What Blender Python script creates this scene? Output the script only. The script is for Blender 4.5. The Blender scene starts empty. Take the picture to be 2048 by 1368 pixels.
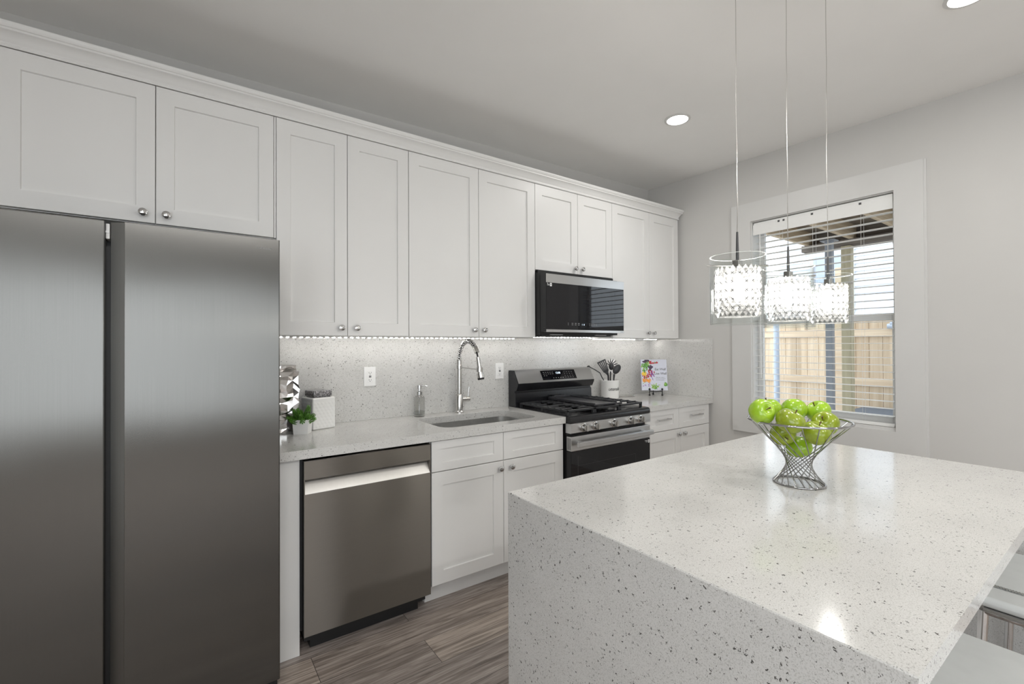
import bpy, bmesh, math, random
from mathutils import Vector, Matrix
random.seed(7)
R = math.radians
SC = bpy.context.scene
COL = SC.collection

# ------------------------------------------------------------------ camera
cam_d = bpy.data.cameras.new('camera')
cam_d.sensor_fit = 'HORIZONTAL'
cam_d.sensor_width = 36.0
cam_d.lens = 913.136 / 2048 * 36.0
cam_d.clip_start = 0.02
cam = bpy.data.objects.new('camera', cam_d)
COL.objects.link(cam)
rt = Vector((0.81461157, -0.57999077, -0.00432308))
up = Vector((-0.00068774, -0.00841938, 0.99996432))
fw = Vector((0.58000648, 0.81457953, 0.00725741))
cam.matrix_world = Matrix(((rt.x, up.x, -fw.x, -3.59236), (rt.y, up.y, -fw.y, -2.78992),
                           (rt.z, up.z, -fw.z, 1.35785), (0, 0, 0, 1)))
SC.camera = cam

# ------------------------------------------------------------------ colour management, world, exposure
SC.view_settings.view_transform = 'Standard'
SC.view_settings.look = 'None'
SC.view_settings.gamma = 1.0
SC.view_settings.use_curve_mapping = False
SC.view_settings.exposure = -0.08
SC.cycles.use_denoising = True
SC.cycles.sample_clamp_indirect = 4.0
SC.cycles.max_bounces = 10
SC.cycles.diffuse_bounces = 6
SC.cycles.glossy_bounces = 5
SC.cycles.transparent_max_bounces = 24
SC.cycles.caustics_refractive = False
SC.cycles.caustics_reflective = False
W = bpy.data.worlds.new('sky')
SC.world = W
W.use_nodes = True
bgn = W.node_tree.nodes['Background']
bgn.inputs['Color'].default_value = (0.86, 0.93, 1.0, 1)
bgn.inputs['Strength'].default_value = 3.2

CAN_W = 10.0          # each recessed ceiling lamp
PEND_E = 800.0       # pendant bulb emission
LED_E = 70.0         # led strips under the wall cabinets
ROOM_W = 46.0        # added fill lights at the openings out of view

def area(name, loc, rot, size, watts, col=(1, 1, 1), size_y=None, parent=None, disk=False):
    l = bpy.data.lights.new(name, 'AREA')
    l.energy = watts
    l.color = col
    l.size = size
    if disk:
        l.shape = 'DISK'
    elif size_y:
        l.shape = 'RECTANGLE'
        l.size_y = size_y
    o = bpy.data.objects.new(name, l)
    COL.objects.link(o)
    o.location = loc
    o.rotation_euler = rot
    if parent:
        o.parent = parent
    return o

# added fill lights out of view, set at invented openings in wall_front and wall_left
area('added_fill_light', (-3.9, -6.87, 1.3), (R(90), 0, 0), 2.5, ROOM_W * .26, (1.0, 0.985, 0.96), 1.9)
area('added_fill_light', (-5.57, -4.6, 1.35), (0, R(-90), 0), 1.8, ROOM_W * .42, (1.0, 0.985, 0.96), 2.6)

# ------------------------------------------------------------------ materials
def new_mat(name):
    m = bpy.data.materials.new(name)
    m.use_nodes = True
    nt = m.node_tree
    return m, nt, nt.nodes['Principled BSDF']

def N(nt, typ, **kw):
    n = nt.nodes.new(typ)
    for k, v in kw.items():
        if k in n.inputs:
            n.inputs[k].default_value = v
        else:
            setattr(n, k, v)
    return n

def ramp(nt, stops):
    r = nt.nodes.new('ShaderNodeValToRGB')
    el = r.color_ramp.elements
    while len(el) < len(stops):
        el.new(0.5)
    for e, (p, c) in zip(el, stops):
        e.position = p
        e.color = (*c, 1) if len(c) == 3 else c
    return r

def mat(name, col, rough=.5, metal=0., noise=0., nscale=30., bump=0., bscale=200., spec=.5, coat=0., emit=None, es=0.):
    m, nt, b = new_mat(name)
    b.inputs['Base Color'].default_value = (*col, 1)
    b.inputs['Roughness'].default_value = rough
    b.inputs['Metallic'].default_value = metal
    b.inputs['Specular IOR Level'].default_value = spec
    b.inputs['Coat Weight'].default_value = coat
    L = nt.links
    tc = N(nt, 'ShaderNodeTexCoord')
    if noise:
        n = N(nt, 'ShaderNodeTexNoise', Scale=nscale, Detail=4.)
        L.new(tc.outputs['Object'], n.inputs['Vector'])
        r = ramp(nt, [(.3, tuple(c * (1 - noise) for c in col)), (.7, tuple(min(1, c * (1 + noise)) for c in col))])
        L.new(n.outputs['Fac'], r.inputs['Fac'])
        L.new(r.outputs['Color'], b.inputs['Base Color'])
    if bump:
        n2 = N(nt, 'ShaderNodeTexNoise', Scale=bscale, Detail=3.)
        L.new(tc.outputs['Object'], n2.inputs['Vector'])
        bp = N(nt, 'ShaderNodeBump', Strength=bump, Distance=.002)
        L.new(n2.outputs['Fac'], bp.inputs['Height'])
        L.new(bp.outputs['Normal'], b.inputs['Normal'])
    if emit:
        b.inputs['Emission Color'].default_value = (*emit, 1)
        b.inputs['Emission Strength'].default_value = es
    return m

def emat(name, col, s):
    m = bpy.data.materials.new(name)
    m.use_nodes = True
    nt = m.node_tree
    nt.nodes.clear()
    e = N(nt, 'ShaderNodeEmission')
    e.inputs['Color'].default_value = (*col, 1)
    e.inputs['Strength'].default_value = s
    o = N(nt, 'ShaderNodeOutputMaterial')
    nt.links.new(e.outputs[0], o.inputs[0])
    return m

def quartz(name, base=(.67, .664, .645), rough=.13):
    m, nt, b = new_mat(name)
    L = nt.links
    tc = N(nt, 'ShaderNodeTexCoord')
    cloud = N(nt, 'ShaderNodeTexNoise', Scale=7., Detail=4.)
    L.new(tc.outputs['Object'], cloud.inputs['Vector'])
    cr = ramp(nt, [(.3, tuple(c * .93 for c in base)), (.7, base)])
    L.new(cloud.outputs['Fac'], cr.inputs['Fac'])
    fine = N(nt, 'ShaderNodeTexNoise', Scale=420., Detail=2.)
    L.new(tc.outputs['Object'], fine.inputs['Vector'])
    fr = ramp(nt, [(.36, (.80, .80, .79)), (.5, (1, 1, 1))])
    L.new(fine.outputs['Fac'], fr.inputs['Fac'])
    mx = N(nt, 'ShaderNodeMixRGB', blend_type='MULTIPLY', Fac=1.)
    L.new(cr.outputs['Color'], mx.inputs['Color1'])
    L.new(fr.outputs['Color'], mx.inputs['Color2'])
    last = mx.outputs['Color']
    warp = N(nt, 'ShaderNodeTexNoise', Scale=260., Detail=1.)
    L.new(tc.outputs['Object'], warp.inputs['Vector'])
    wm = N(nt, 'ShaderNodeMixRGB', blend_type='ADD', Fac=.012)
    L.new(tc.outputs['Object'], wm.inputs['Color1'])
    L.new(warp.outputs['Color'], wm.inputs['Color2'])
    for sc, lim, thr, col in ((105., .28, .60, (.105, .102, .096)), (200., .35, .48, (.27, .265, .25)), (60., .07, .86, (.95, .95, .95))):
        v = N(nt, 'ShaderNodeTexVoronoi', Scale=sc)
        L.new(wm.outputs['Color'], v.inputs['Vector'])
        sep = N(nt, 'ShaderNodeSeparateColor')
        L.new(v.outputs['Color'], sep.inputs['Color'])
        gt = N(nt, 'ShaderNodeMath', operation='GREATER_THAN')
        gt.inputs[1].default_value = thr
        L.new(sep.outputs[0], gt.inputs[0])
        rad = N(nt, 'ShaderNodeMath', operation='MULTIPLY')
        rad.inputs[1].default_value = lim
        L.new(sep.outputs[1], rad.inputs[0])
        lt = N(nt, 'ShaderNodeMath', operation='LESS_THAN')
        L.new(v.outputs['Distance'], lt.inputs[0])
        L.new(rad.outputs[0], lt.inputs[1])
        mu = N(nt, 'ShaderNodeMath', operation='MULTIPLY')
        L.new(gt.outputs[0], mu.inputs[0])
        L.new(lt.outputs[0], mu.inputs[1])
        mm = N(nt, 'ShaderNodeMixRGB')
        mm.inputs['Color2'].default_value = (*col, 1)
        L.new(mu.outputs[0], mm.inputs['Fac'])
        L.new(last, mm.inputs['Color1'])
        last = mm.outputs['Color']
    L.new(last, b.inputs['Base Color'])
    b.inputs['Roughness'].default_value = rough
    return m

def brushed(name, col=(.52, .52, .51), rough=.3, aniso=.92, vertical=False, wave=.25, grain='Z'):
    m, nt, b = new_mat(name)
    L = nt.links
    b.inputs['Metallic'].default_value = 1.
    b.inputs['Roughness'].default_value = rough
    b.inputs['Anisotropic'].default_value = aniso
    b.inputs['Anisotropic Rotation'].default_value = .25 if vertical else 0.
    tg = N(nt, 'ShaderNodeTangent', direction_type='RADIAL', axis='Z')
    L.new(tg.outputs[0], b.inputs['Tangent'])
    tc = N(nt, 'ShaderNodeTexCoord')
    mp = N(nt, 'ShaderNodeMapping')
    mp.inputs['Scale'].default_value = (900, 900, 3) if grain == 'Z' else (3, 900, 900)
    L.new(tc.outputs['Object'], mp.inputs['Vector'])
    n = N(nt, 'ShaderNodeTexNoise', Scale=1., Detail=2.)
    L.new(mp.outputs[0], n.inputs['Vector'])
    r = ramp(nt, [(.25, tuple(c * .97 for c in col)), (.75, tuple(c * 1.03 for c in col))])
    L.new(n.outputs['Fac'], r.inputs['Fac'])
    L.new(r.outputs['Color'], b.inputs['Base Color'])
    if wave:
        n2 = N(nt, 'ShaderNodeTexNoise', Scale=3.2, Detail=1.)
        L.new(tc.outputs['Object'], n2.inputs['Vector'])
        bp = N(nt, 'ShaderNodeBump', Strength=wave, Distance=.01)
        L.new(n2.outputs['Fac'], bp.inputs['Height'])
        L.new(bp.outputs['Normal'], b.inputs['Normal'])
    return m

def clear_glass(name, tint=(.97, .985, .98), edge=.10):
    m = bpy.data.materials.new(name)
    m.use_nodes = True
    nt = m.node_tree
    nt.nodes.clear()
    L = nt.links
    o = N(nt, 'ShaderNodeOutputMaterial')
    t = N(nt, 'ShaderNodeBsdfTransparent')
    t.inputs['Color'].default_value = (*tint, 1)
    g = N(nt, 'ShaderNodeBsdfGlossy', Roughness=.02)
    lw = N(nt, 'ShaderNodeLayerWeight', Blend=.35)
    mr = N(nt, 'ShaderNodeMapRange')
    mr.inputs['To Min'].default_value = .03
    mr.inputs['To Max'].default_value = edge + .45
    L.new(lw.outputs['Facing'], mr.inputs['Value'])
    pw = N(nt, 'ShaderNodeMath', operation='POWER')
    pw.inputs[1].default_value = 2.0
    L.new(mr.outputs[0], pw.inputs[0])
    mx = N(nt, 'ShaderNodeMixShader')
    L.new(pw.outputs[0], mx.inputs[0])
    L.new(t.outputs[0], mx.inputs[1])
    L.new(g.outputs[0], mx.inputs[2])
    L.new(mx.outputs[0], o.inputs[0])
    return m

def crystal(name):
    """cut crystal: translucent body, refraction glints imitated by random light and dark cells"""
    m = bpy.data.materials.new(name)
    m.use_nodes = True
    nt = m.node_tree
    nt.nodes.clear()
    L = nt.links
    o = N(nt, 'ShaderNodeOutputMaterial')
    tc = N(nt, 'ShaderNodeTexCoord')
    v = N(nt, 'ShaderNodeTexVoronoi', Scale=150.)
    L.new(tc.outputs['Object'], v.inputs['Vector'])
    sp = N(nt, 'ShaderNodeSeparateColor')
    L.new(v.outputs['Color'], sp.inputs['Color'])
    r = ramp(nt, [(0., (.028, .028, .028)), (.2, (.05, .05, .05)), (.5, (.08, .08, .08)), (1., (.14, .14, .137))])  # dark to pale cells painted in place of refracted light
    L.new(sp.outputs[0], r.inputs['Fac'])
    t = N(nt, 'ShaderNodeBsdfTranslucent')
    L.new(r.outputs['Color'], t.inputs['Color'])
    tr = N(nt, 'ShaderNodeBsdfTransparent')
    tr.inputs['Color'].default_value = (.9, .9, .9, 1)
    g = N(nt, 'ShaderNodeBsdfGlossy', Roughness=.05)
    m1 = N(nt, 'ShaderNodeMixShader')
    m1.inputs[0].default_value = .50
    L.new(t.outputs[0], m1.inputs[1])
    L.new(tr.outputs[0], m1.inputs[2])
    m2 = N(nt, 'ShaderNodeMixShader')
    m2.inputs[0].default_value = .25
    L.new(m1.outputs[0], m2.inputs[1])
    L.new(g.outputs[0], m2.inputs[2])
    L.new(m2.outputs[0], o.inputs[0])
    return m

def plank_floor(name):
    m, nt, b = new_mat(name)
    L = nt.links
    tc = N(nt, 'ShaderNodeTexCoord')
    br = N(nt, 'ShaderNodeTexBrick', Scale=1.)
    br.offset = .37
    br.offset_frequency = 2
    br.inputs['Brick Width'].default_value = 1.22
    br.inputs['Row Height'].default_value = .18
    br.inputs['Mortar Size'].default_value = .0012
    br.inputs['Mortar Smooth'].default_value = .1
    br.inputs['Color1'].default_value = (0, 0, 0, 1)
    br.inputs['Color2'].default_value = (1, 1, 1, 1)
    br.inputs['Mortar'].default_value = (.5, .5, .5, 1)
    L.new(tc.outputs['Object'], br.inputs['Vector'])
    # shift the grain of every plank by its own random value
    cmb = N(nt, 'ShaderNodeCombineXYZ')
    mu = N(nt, 'ShaderNodeMath', operation='MULTIPLY')
    mu.inputs[1].default_value = 37.
    L.new(br.outputs['Color'], mu.inputs[0])
    L.new(mu.outputs[0], cmb.inputs['X'])
    L.new(mu.outputs[0], cmb.inputs['Z'])
    add = N(nt, 'ShaderNodeVectorMath', operation='ADD')
    L.new(tc.outputs['Object'], add.inputs[0])
    L.new(cmb.outputs[0], add.inputs[1])
    mp = N(nt, 'ShaderNodeMapping')
    mp.inputs['Scale'].default_value = (1.0, 13., 1.)
    L.new(add.outputs[0], mp.inputs['Vector'])
    g1 = N(nt, 'ShaderNodeTexNoise', Scale=2.2, Detail=8., Roughness=.65, Distortion=1.6)
    L.new(mp.outputs[0], g1.inputs['Vector'])
    mp2 = N(nt, 'ShaderNodeMapping')
    mp2.inputs['Scale'].default_value = (3.5, 150., 1.)
    L.new(add.outputs[0], mp2.inputs['Vector'])
    g2 = N(nt, 'ShaderNodeTexNoise', Scale=1., Detail=4., Distortion=.6)
    L.new(mp2.outputs[0], g2.inputs['Vector'])
    r1 = ramp(nt, [(.28, (.13, .107, .091)), (.42, (.27, .229, .197)), (.55, (.42, .363, .318)), (.72, (.58, .517, .46))])
    L.new(g1.outputs['Fac'], r1.inputs['Fac'])
    r2 = ramp(nt, [(.34, (.50, .47, .45)), (.56, (1.05, 1.05, 1.05))])
    L.new(g2.outputs['Fac'], r2.inputs['Fac'])
    mx = N(nt, 'ShaderNodeMixRGB', blend_type='MULTIPLY', Fac=.65)
    L.new(r1.outputs['Color'], mx.inputs['Color1'])
    L.new(r2.outputs['Color'], mx.inputs['Color2'])
    r3 = ramp(nt, [(0., (.82, .82, .85)), (1., (1.12, 1.09, 1.06))])
    L.new(br.outputs['Color'], r3.inputs['Fac'])
    mx2 = N(nt, 'ShaderNodeMixRGB', blend_type='MULTIPLY', Fac=1.)
    L.new(mx.outputs['Color'], mx2.inputs['Color1'])
    L.new(r3.outputs['Color'], mx2.inputs['Color2'])
    mx3 = N(nt, 'ShaderNodeMixRGB')
    mx3.inputs['Color2'].default_value = (.06, .05, .045, 1)
    L.new(br.outputs['Fac'], mx3.inputs['Fac'])
    L.new(mx2.outputs['Color'], mx3.inputs['Color1'])
    L.new(mx3.outputs['Color'], b.inputs['Base Color'])
    b.inputs['Roughness'].default_value = .42
    bp = N(nt, 'ShaderNodeBump', Strength=.12, Distance=.002)
    L.new(g2.outputs['Fac'], bp.inputs['Height'])
    L.new(bp.outputs['Normal'], b.inputs['Normal'])
    return m

def wood(name, c0, c1, axis='Z', rough=.7, scale=1., board=0., board_axis='Y'):
    """streaky timber with the grain along an axis; board > 0 varies the tone board by board"""
    m, nt, b = new_mat(name)
    L = nt.links
    tc = N(nt, 'ShaderNodeTexCoord')
    mp = N(nt, 'ShaderNodeMapping')
    s = [26 * scale] * 3
    s['XYZ'.index(axis)] = 1.3 * scale
    mp.inputs['Scale'].default_value = s
    L.new(tc.outputs['Object'], mp.inputs['Vector'])
    n = N(nt, 'ShaderNodeTexNoise', Scale=1., Detail=6., Distortion=.8)
    L.new(mp.outputs[0], n.inputs['Vector'])
    r = ramp(nt, [(.3, c0), (.7, c1)])
    L.new(n.outputs['Fac'], r.inputs['Fac'])
    out = r.outputs['Color']
    if board:
        sp = N(nt, 'ShaderNodeSeparateXYZ')
        L.new(tc.outputs['Object'], sp.inputs[0])
        dv = N(nt, 'ShaderNodeMath', operation='DIVIDE')
        dv.inputs[1].default_value = board
        L.new(sp.outputs['XYZ'.index(board_axis)], dv.inputs[0])
        fl = N(nt, 'ShaderNodeMath', operation='FLOOR')
        L.new(dv.outputs[0], fl.inputs[0])
        wn = N(nt, 'ShaderNodeTexWhiteNoise', noise_dimensions='1D')
        L.new(fl.outputs[0], wn.inputs['W'])
        r2 = ramp(nt, [(0., (.82, .8, .78)), (1., (1.1, 1.1, 1.1))])
        L.new(wn.outputs['Value'], r2.inputs['Fac'])
        mx = N(nt, 'ShaderNodeMixRGB', blend_type='MULTIPLY', Fac=1.)
        L.new(out, mx.inputs['Color1'])
        L.new(r2.outputs['Color'], mx.inputs['Color2'])
        out = mx.outputs['Color']
    L.new(out, b.inputs['Base Color'])
    b.inputs['Roughness'].default_value = rough
    return m

def glitter(name):
    m, nt, b = new_mat(name)
    L = nt.links
    tc = N(nt, 'ShaderNodeTexCoord')
    v = N(nt, 'ShaderNodeTexVoronoi', Scale=330.)
    L.new(tc.outputs['Object'], v.inputs['Vector'])
    sp = N(nt, 'ShaderNodeSeparateColor')
    L.new(v.outputs['Color'], sp.inputs['Color'])
    r = ramp(nt, [(0., (.10, .10, .11)), (.6, (.35, .34, .35)), (1., (.95, .95, 1.0))])
    L.new(sp.outputs[0], r.inputs['Fac'])
    L.new(r.outputs['Color'], b.inputs['Base Color'])
    bp = N(nt, 'ShaderNodeBump', Strength=1., Distance=.004)
    L.new(sp.outputs[1], bp.inputs['Height'])
    L.new(bp.outputs['Normal'], b.inputs['Normal'])
    b.inputs['Metallic'].default_value = .9
    b.inputs['Roughness'].default_value = .18
    return m

def apple_skin(name, c0, c1):
    m, nt, b = new_mat(name)
    L = nt.links
    tc = N(nt, 'ShaderNodeTexCoord')
    n = N(nt, 'ShaderNodeTexNoise', Scale=22., Detail=3.)
    L.new(tc.outputs['Object'], n.inputs['Vector'])
    r = ramp(nt, [(.3, c0), (.7, c1)])
    L.new(n.outputs['Fac'], r.inputs['Fac'])
    v = N(nt, 'ShaderNodeTexVoronoi', Scale=230.)
    L.new(tc.outputs['Object'], v.inputs['Vector'])
    lt = N(nt, 'ShaderNodeMath', operation='LESS_THAN')
    lt.inputs[1].default_value = .12
    L.new(v.outputs['Distance'], lt.inputs[0])
    mx = N(nt, 'ShaderNodeMixRGB')
    mx.inputs['Color2'].default_value = (.62, .72, .25, 1)
    h = N(nt, 'ShaderNodeMath', operation='MULTIPLY')
    h.inputs[1].default_value = .45
    L.new(lt.outputs[0], h.inputs[0])
    L.new(h.outputs[0], mx.inputs['Fac'])
    L.new(r.outputs['Color'], mx.inputs['Color1'])
    L.new(mx.outputs['Color'], b.inputs['Base Color'])
    b.inputs['Roughness'].default_value = .22
    b.inputs['Subsurface Weight'].default_value = .08
    b.inputs['Subsurface Radius'].default_value = (.01, .012, .003)
    b.inputs['Coat Weight'].default_value = .3
    return m

M = {}
M['cab'] = mat('white_cabinet_paint', (.77, .765, .75), .38, noise=.012, nscale=4.)
M['trimw'] = mat('white_trim_paint', (.65, .645, .63), .4, noise=.015, nscale=6.)
M['wall'] = mat('light_grey_wall_paint', (.60, .59, .57), .85, noise=.015, nscale=3., bump=.05, bscale=350.)
M['ceil'] = mat('white_ceiling_paint', (.88, .875, .86), .9, noise=.012, nscale=3., bump=.05, bscale=300.)
M['floor'] = plank_floor('grey_brown_vinyl_planks')
M['quartz'] = quartz('speckled_white_quartz')
M['fridge'] = brushed('brushed_steel_vertical_grain', (.185, .182, .173), .27, .97, False, .14, 'Z')
M['fridge_edge'] = brushed('brushed_steel_dark_edge', (.30, .30, .29), .4, .6, False, .0, 'Z')
M['dw'] = brushed('brushed_steel_horizontal_grain', (.225, .208, .188), .38, 1.0, True, .10, 'X')
M['steel'] = brushed('appliance_steel', (.60, .60, .60), .3, .7, True, 0., 'X')
M['pocket'] = mat('lit_look_pocket_steel', (.60, .585, .56), .42, 1., noise=.02, nscale=60.)  # paler steel for the pocket, imitating the ceiling light it catches
M['sinkst'] = mat('satin_sink_steel', (.55, .55, .54), .32, 1., noise=.05, nscale=60.)
M['chrome'] = mat('polished_chrome', (.66, .66, .66), .08, 1., noise=.02)
M['bowlwire'] = mat('grey_chrome_wire', (.42, .42, .42), .12, 1., noise=.03)
M['nickel'] = mat('brushed_nickel', (.62, .61, .59), .22, 1., noise=.03, nscale=90.)
M['black'] = mat('black_enamel', (.012, .012, .014), .22, noise=.05)
M['blackgl'] = mat('black_appliance_glass', (.006, .006, .008), .03, noise=.05, spec=.45)
M['darkpl'] = mat('black_plastic', (.009, .009, .0095), .5, noise=.1)
M['charc'] = mat('charcoal_case', (.07, .07, .07), .5, noise=.06)
M['iron'] = mat('cast_iron', (.020, .021, .024), .42, noise=.15, nscale=80., bump=.12, bscale=500.)
M['griddle'] = mat('griddle_coating', (.03, .03, .034), .3, noise=.1, nscale=60.)
M['whitepl'] = mat('white_plastic', (.85, .85, .84), .35, noise=.01)
M['ceram'] = mat('white_ceramic', (.84, .835, .815), .2, noise=.01)
M['plaster'] = mat('matte_white_planter', (.80, .80, .79), .55, noise=.03, nscale=20.)
M['silver'] = mat('hammered_silver', (.52, .50, .48), .13, 1., noise=.05, nscale=40.)
M['glitter'] = glitter('silver_glitter')
M['leaf'] = mat('succulent_green', (.10, .26, .03), .45, noise=.45, nscale=70.)
M['soil'] = mat('potting_soil', (.05, .035, .025), .9, noise=.3, nscale=90.)
M['glass'] = clear_glass('clear_glass')
M['pane'] = clear_glass('window_glass', (.97, .985, .99), .05)
M['shade'] = clear_glass('thick_clear_shade_glass', (.95, .96, .955), .34)
M['edge'] = mat('lit_look_glass_edge', (.48, .50, .49), .15, noise=.02)  # pale solid colour imitates the glow of the glass rims
M['soapgl'] = clear_glass('smoky_bottle_glass', (.93, .93, .925), .26)
M['liquid'] = clear_glass('clear_liquid_soap', (.86, .87, .87), .1)
M['crystal'] = crystal('faceted_crystal')
M['bulb'] = emat('lit_bulb', (1, .955, .90), PEND_E)
M['can'] = emat('lit_led_disc', (1, .98, .95), 14.)
M['led'] = emat('lit_led_strip', (1, .97, .93), LED_E)
M['clock'] = emat('blue_white_digits', (.75, .88, 1.), 2.2)
M['ink'] = mat('black_print', (.02, .02, .02), .6, noise=.05)
M['grey_ink'] = mat('grey_print', (.30, .30, .30), .5, noise=.05)
M['white_ink'] = mat('white_print', (.85, .85, .85), .5, noise=.02)
M['utensil'] = mat('black_nylon', (.030, .030, .033), .45, noise=.1)
M['book'] = mat('pale_lilac_book_cover', (.66, .68, .78), .35, noise=.02, nscale=20.)
M['paper'] = mat('book_pages', (.8, .78, .72), .8, noise=.04)
M['seat'] = mat('grey_white_leatherette', (.66, .68, .67), .42, noise=.03, nscale=20., bump=.1, bscale=500.)
M['stem'] = mat('apple_stem', (.12, .075, .03), .8, noise=.3, nscale=200.)
M['apple1'] = apple_skin('green_apple_skin', (.22, .40, .014), (.36, .53, .03))
M['apple2'] = apple_skin('olive_green_apple_skin', (.20, .27, .012), (.30, .37, .022))
M['blind'] = mat('white_blind_slat', (.82, .82, .80), .5, noise=.01)
M['vinyl'] = mat('white_vinyl_sash', (.80, .80, .79), .4, noise=.01)
M['fence'] = wood('pale_cedar_fence', (.60, .455, .305), (.77, .63, .47), 'Z', .8, 1., .14, 'Y')
M['rail'] = wood('pale_cedar_rail', (.58, .43, .29), (.74, .60, .44), 'Y', .8)
M['deckw'] = wood('weathered_deck_board', (.16, .13, .10), (.30, .25, .19), 'Y', .9, .8, .14, 'X')
M['joist'] = wood('deck_joist', (.40, .31, .21), (.56, .45, .31), 'X', .8)
M['beam'] = wood('dark_deck_beam', (.10, .085, .075), (.20, .17, .14), 'Y', .9)
M['postw'] = wood('olive_treated_post', (.33, .29, .19), (.46, .40, .27), 'Z', .8)
M['metalpost'] = mat('grey_painted_metal', (.24, .25, .27), .5, noise=.05)
M['pipe'] = mat('pale_blue_pipe', (.45, .50, .58), .5, noise=.04)
M['concrete'] = mat('patio_concrete', (.42, .41, .40), .9, noise=.12, nscale=12.)
M['siding'] = mat('pale_blue_siding', (.74, .77, .83), .7, noise=.03, nscale=8.)
M['hwin'] = mat('dark_house_window', (.42, .47, .56), .15, noise=.05)
M['bark'] = mat('grey_bark', (.22, .19, .17), .9, noise=.25, nscale=30.)
M['cover'] = mat('slate_blue_cover', (.10, .12, .15), .6, noise=.15, nscale=25.)
M['red'] = mat('tomato_red_print', (.45, .02, .03), .4, noise=.2, nscale=90.)
M['plum'] = mat('dark_plum_print', (.045, .02, .06), .4, noise=.3, nscale=90.)
M['violet'] = mat('violet_print', (.25, .08, .35), .4, noise=.3, nscale=90.)
M['orange'] = mat('orange_print', (.85, .30, .03), .4, noise=.25, nscale=90.)
M['yellow'] = mat('lemon_print', (.90, .62, .05), .4, noise=.15, nscale=90.)
M['green'] = mat('leaf_green_print', (.10, .30, .04), .4, noise=.4, nscale=90.)
M['lime'] = mat('lime_green_print', (.28, .48, .08), .4, noise=.3, nscale=90.)

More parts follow.
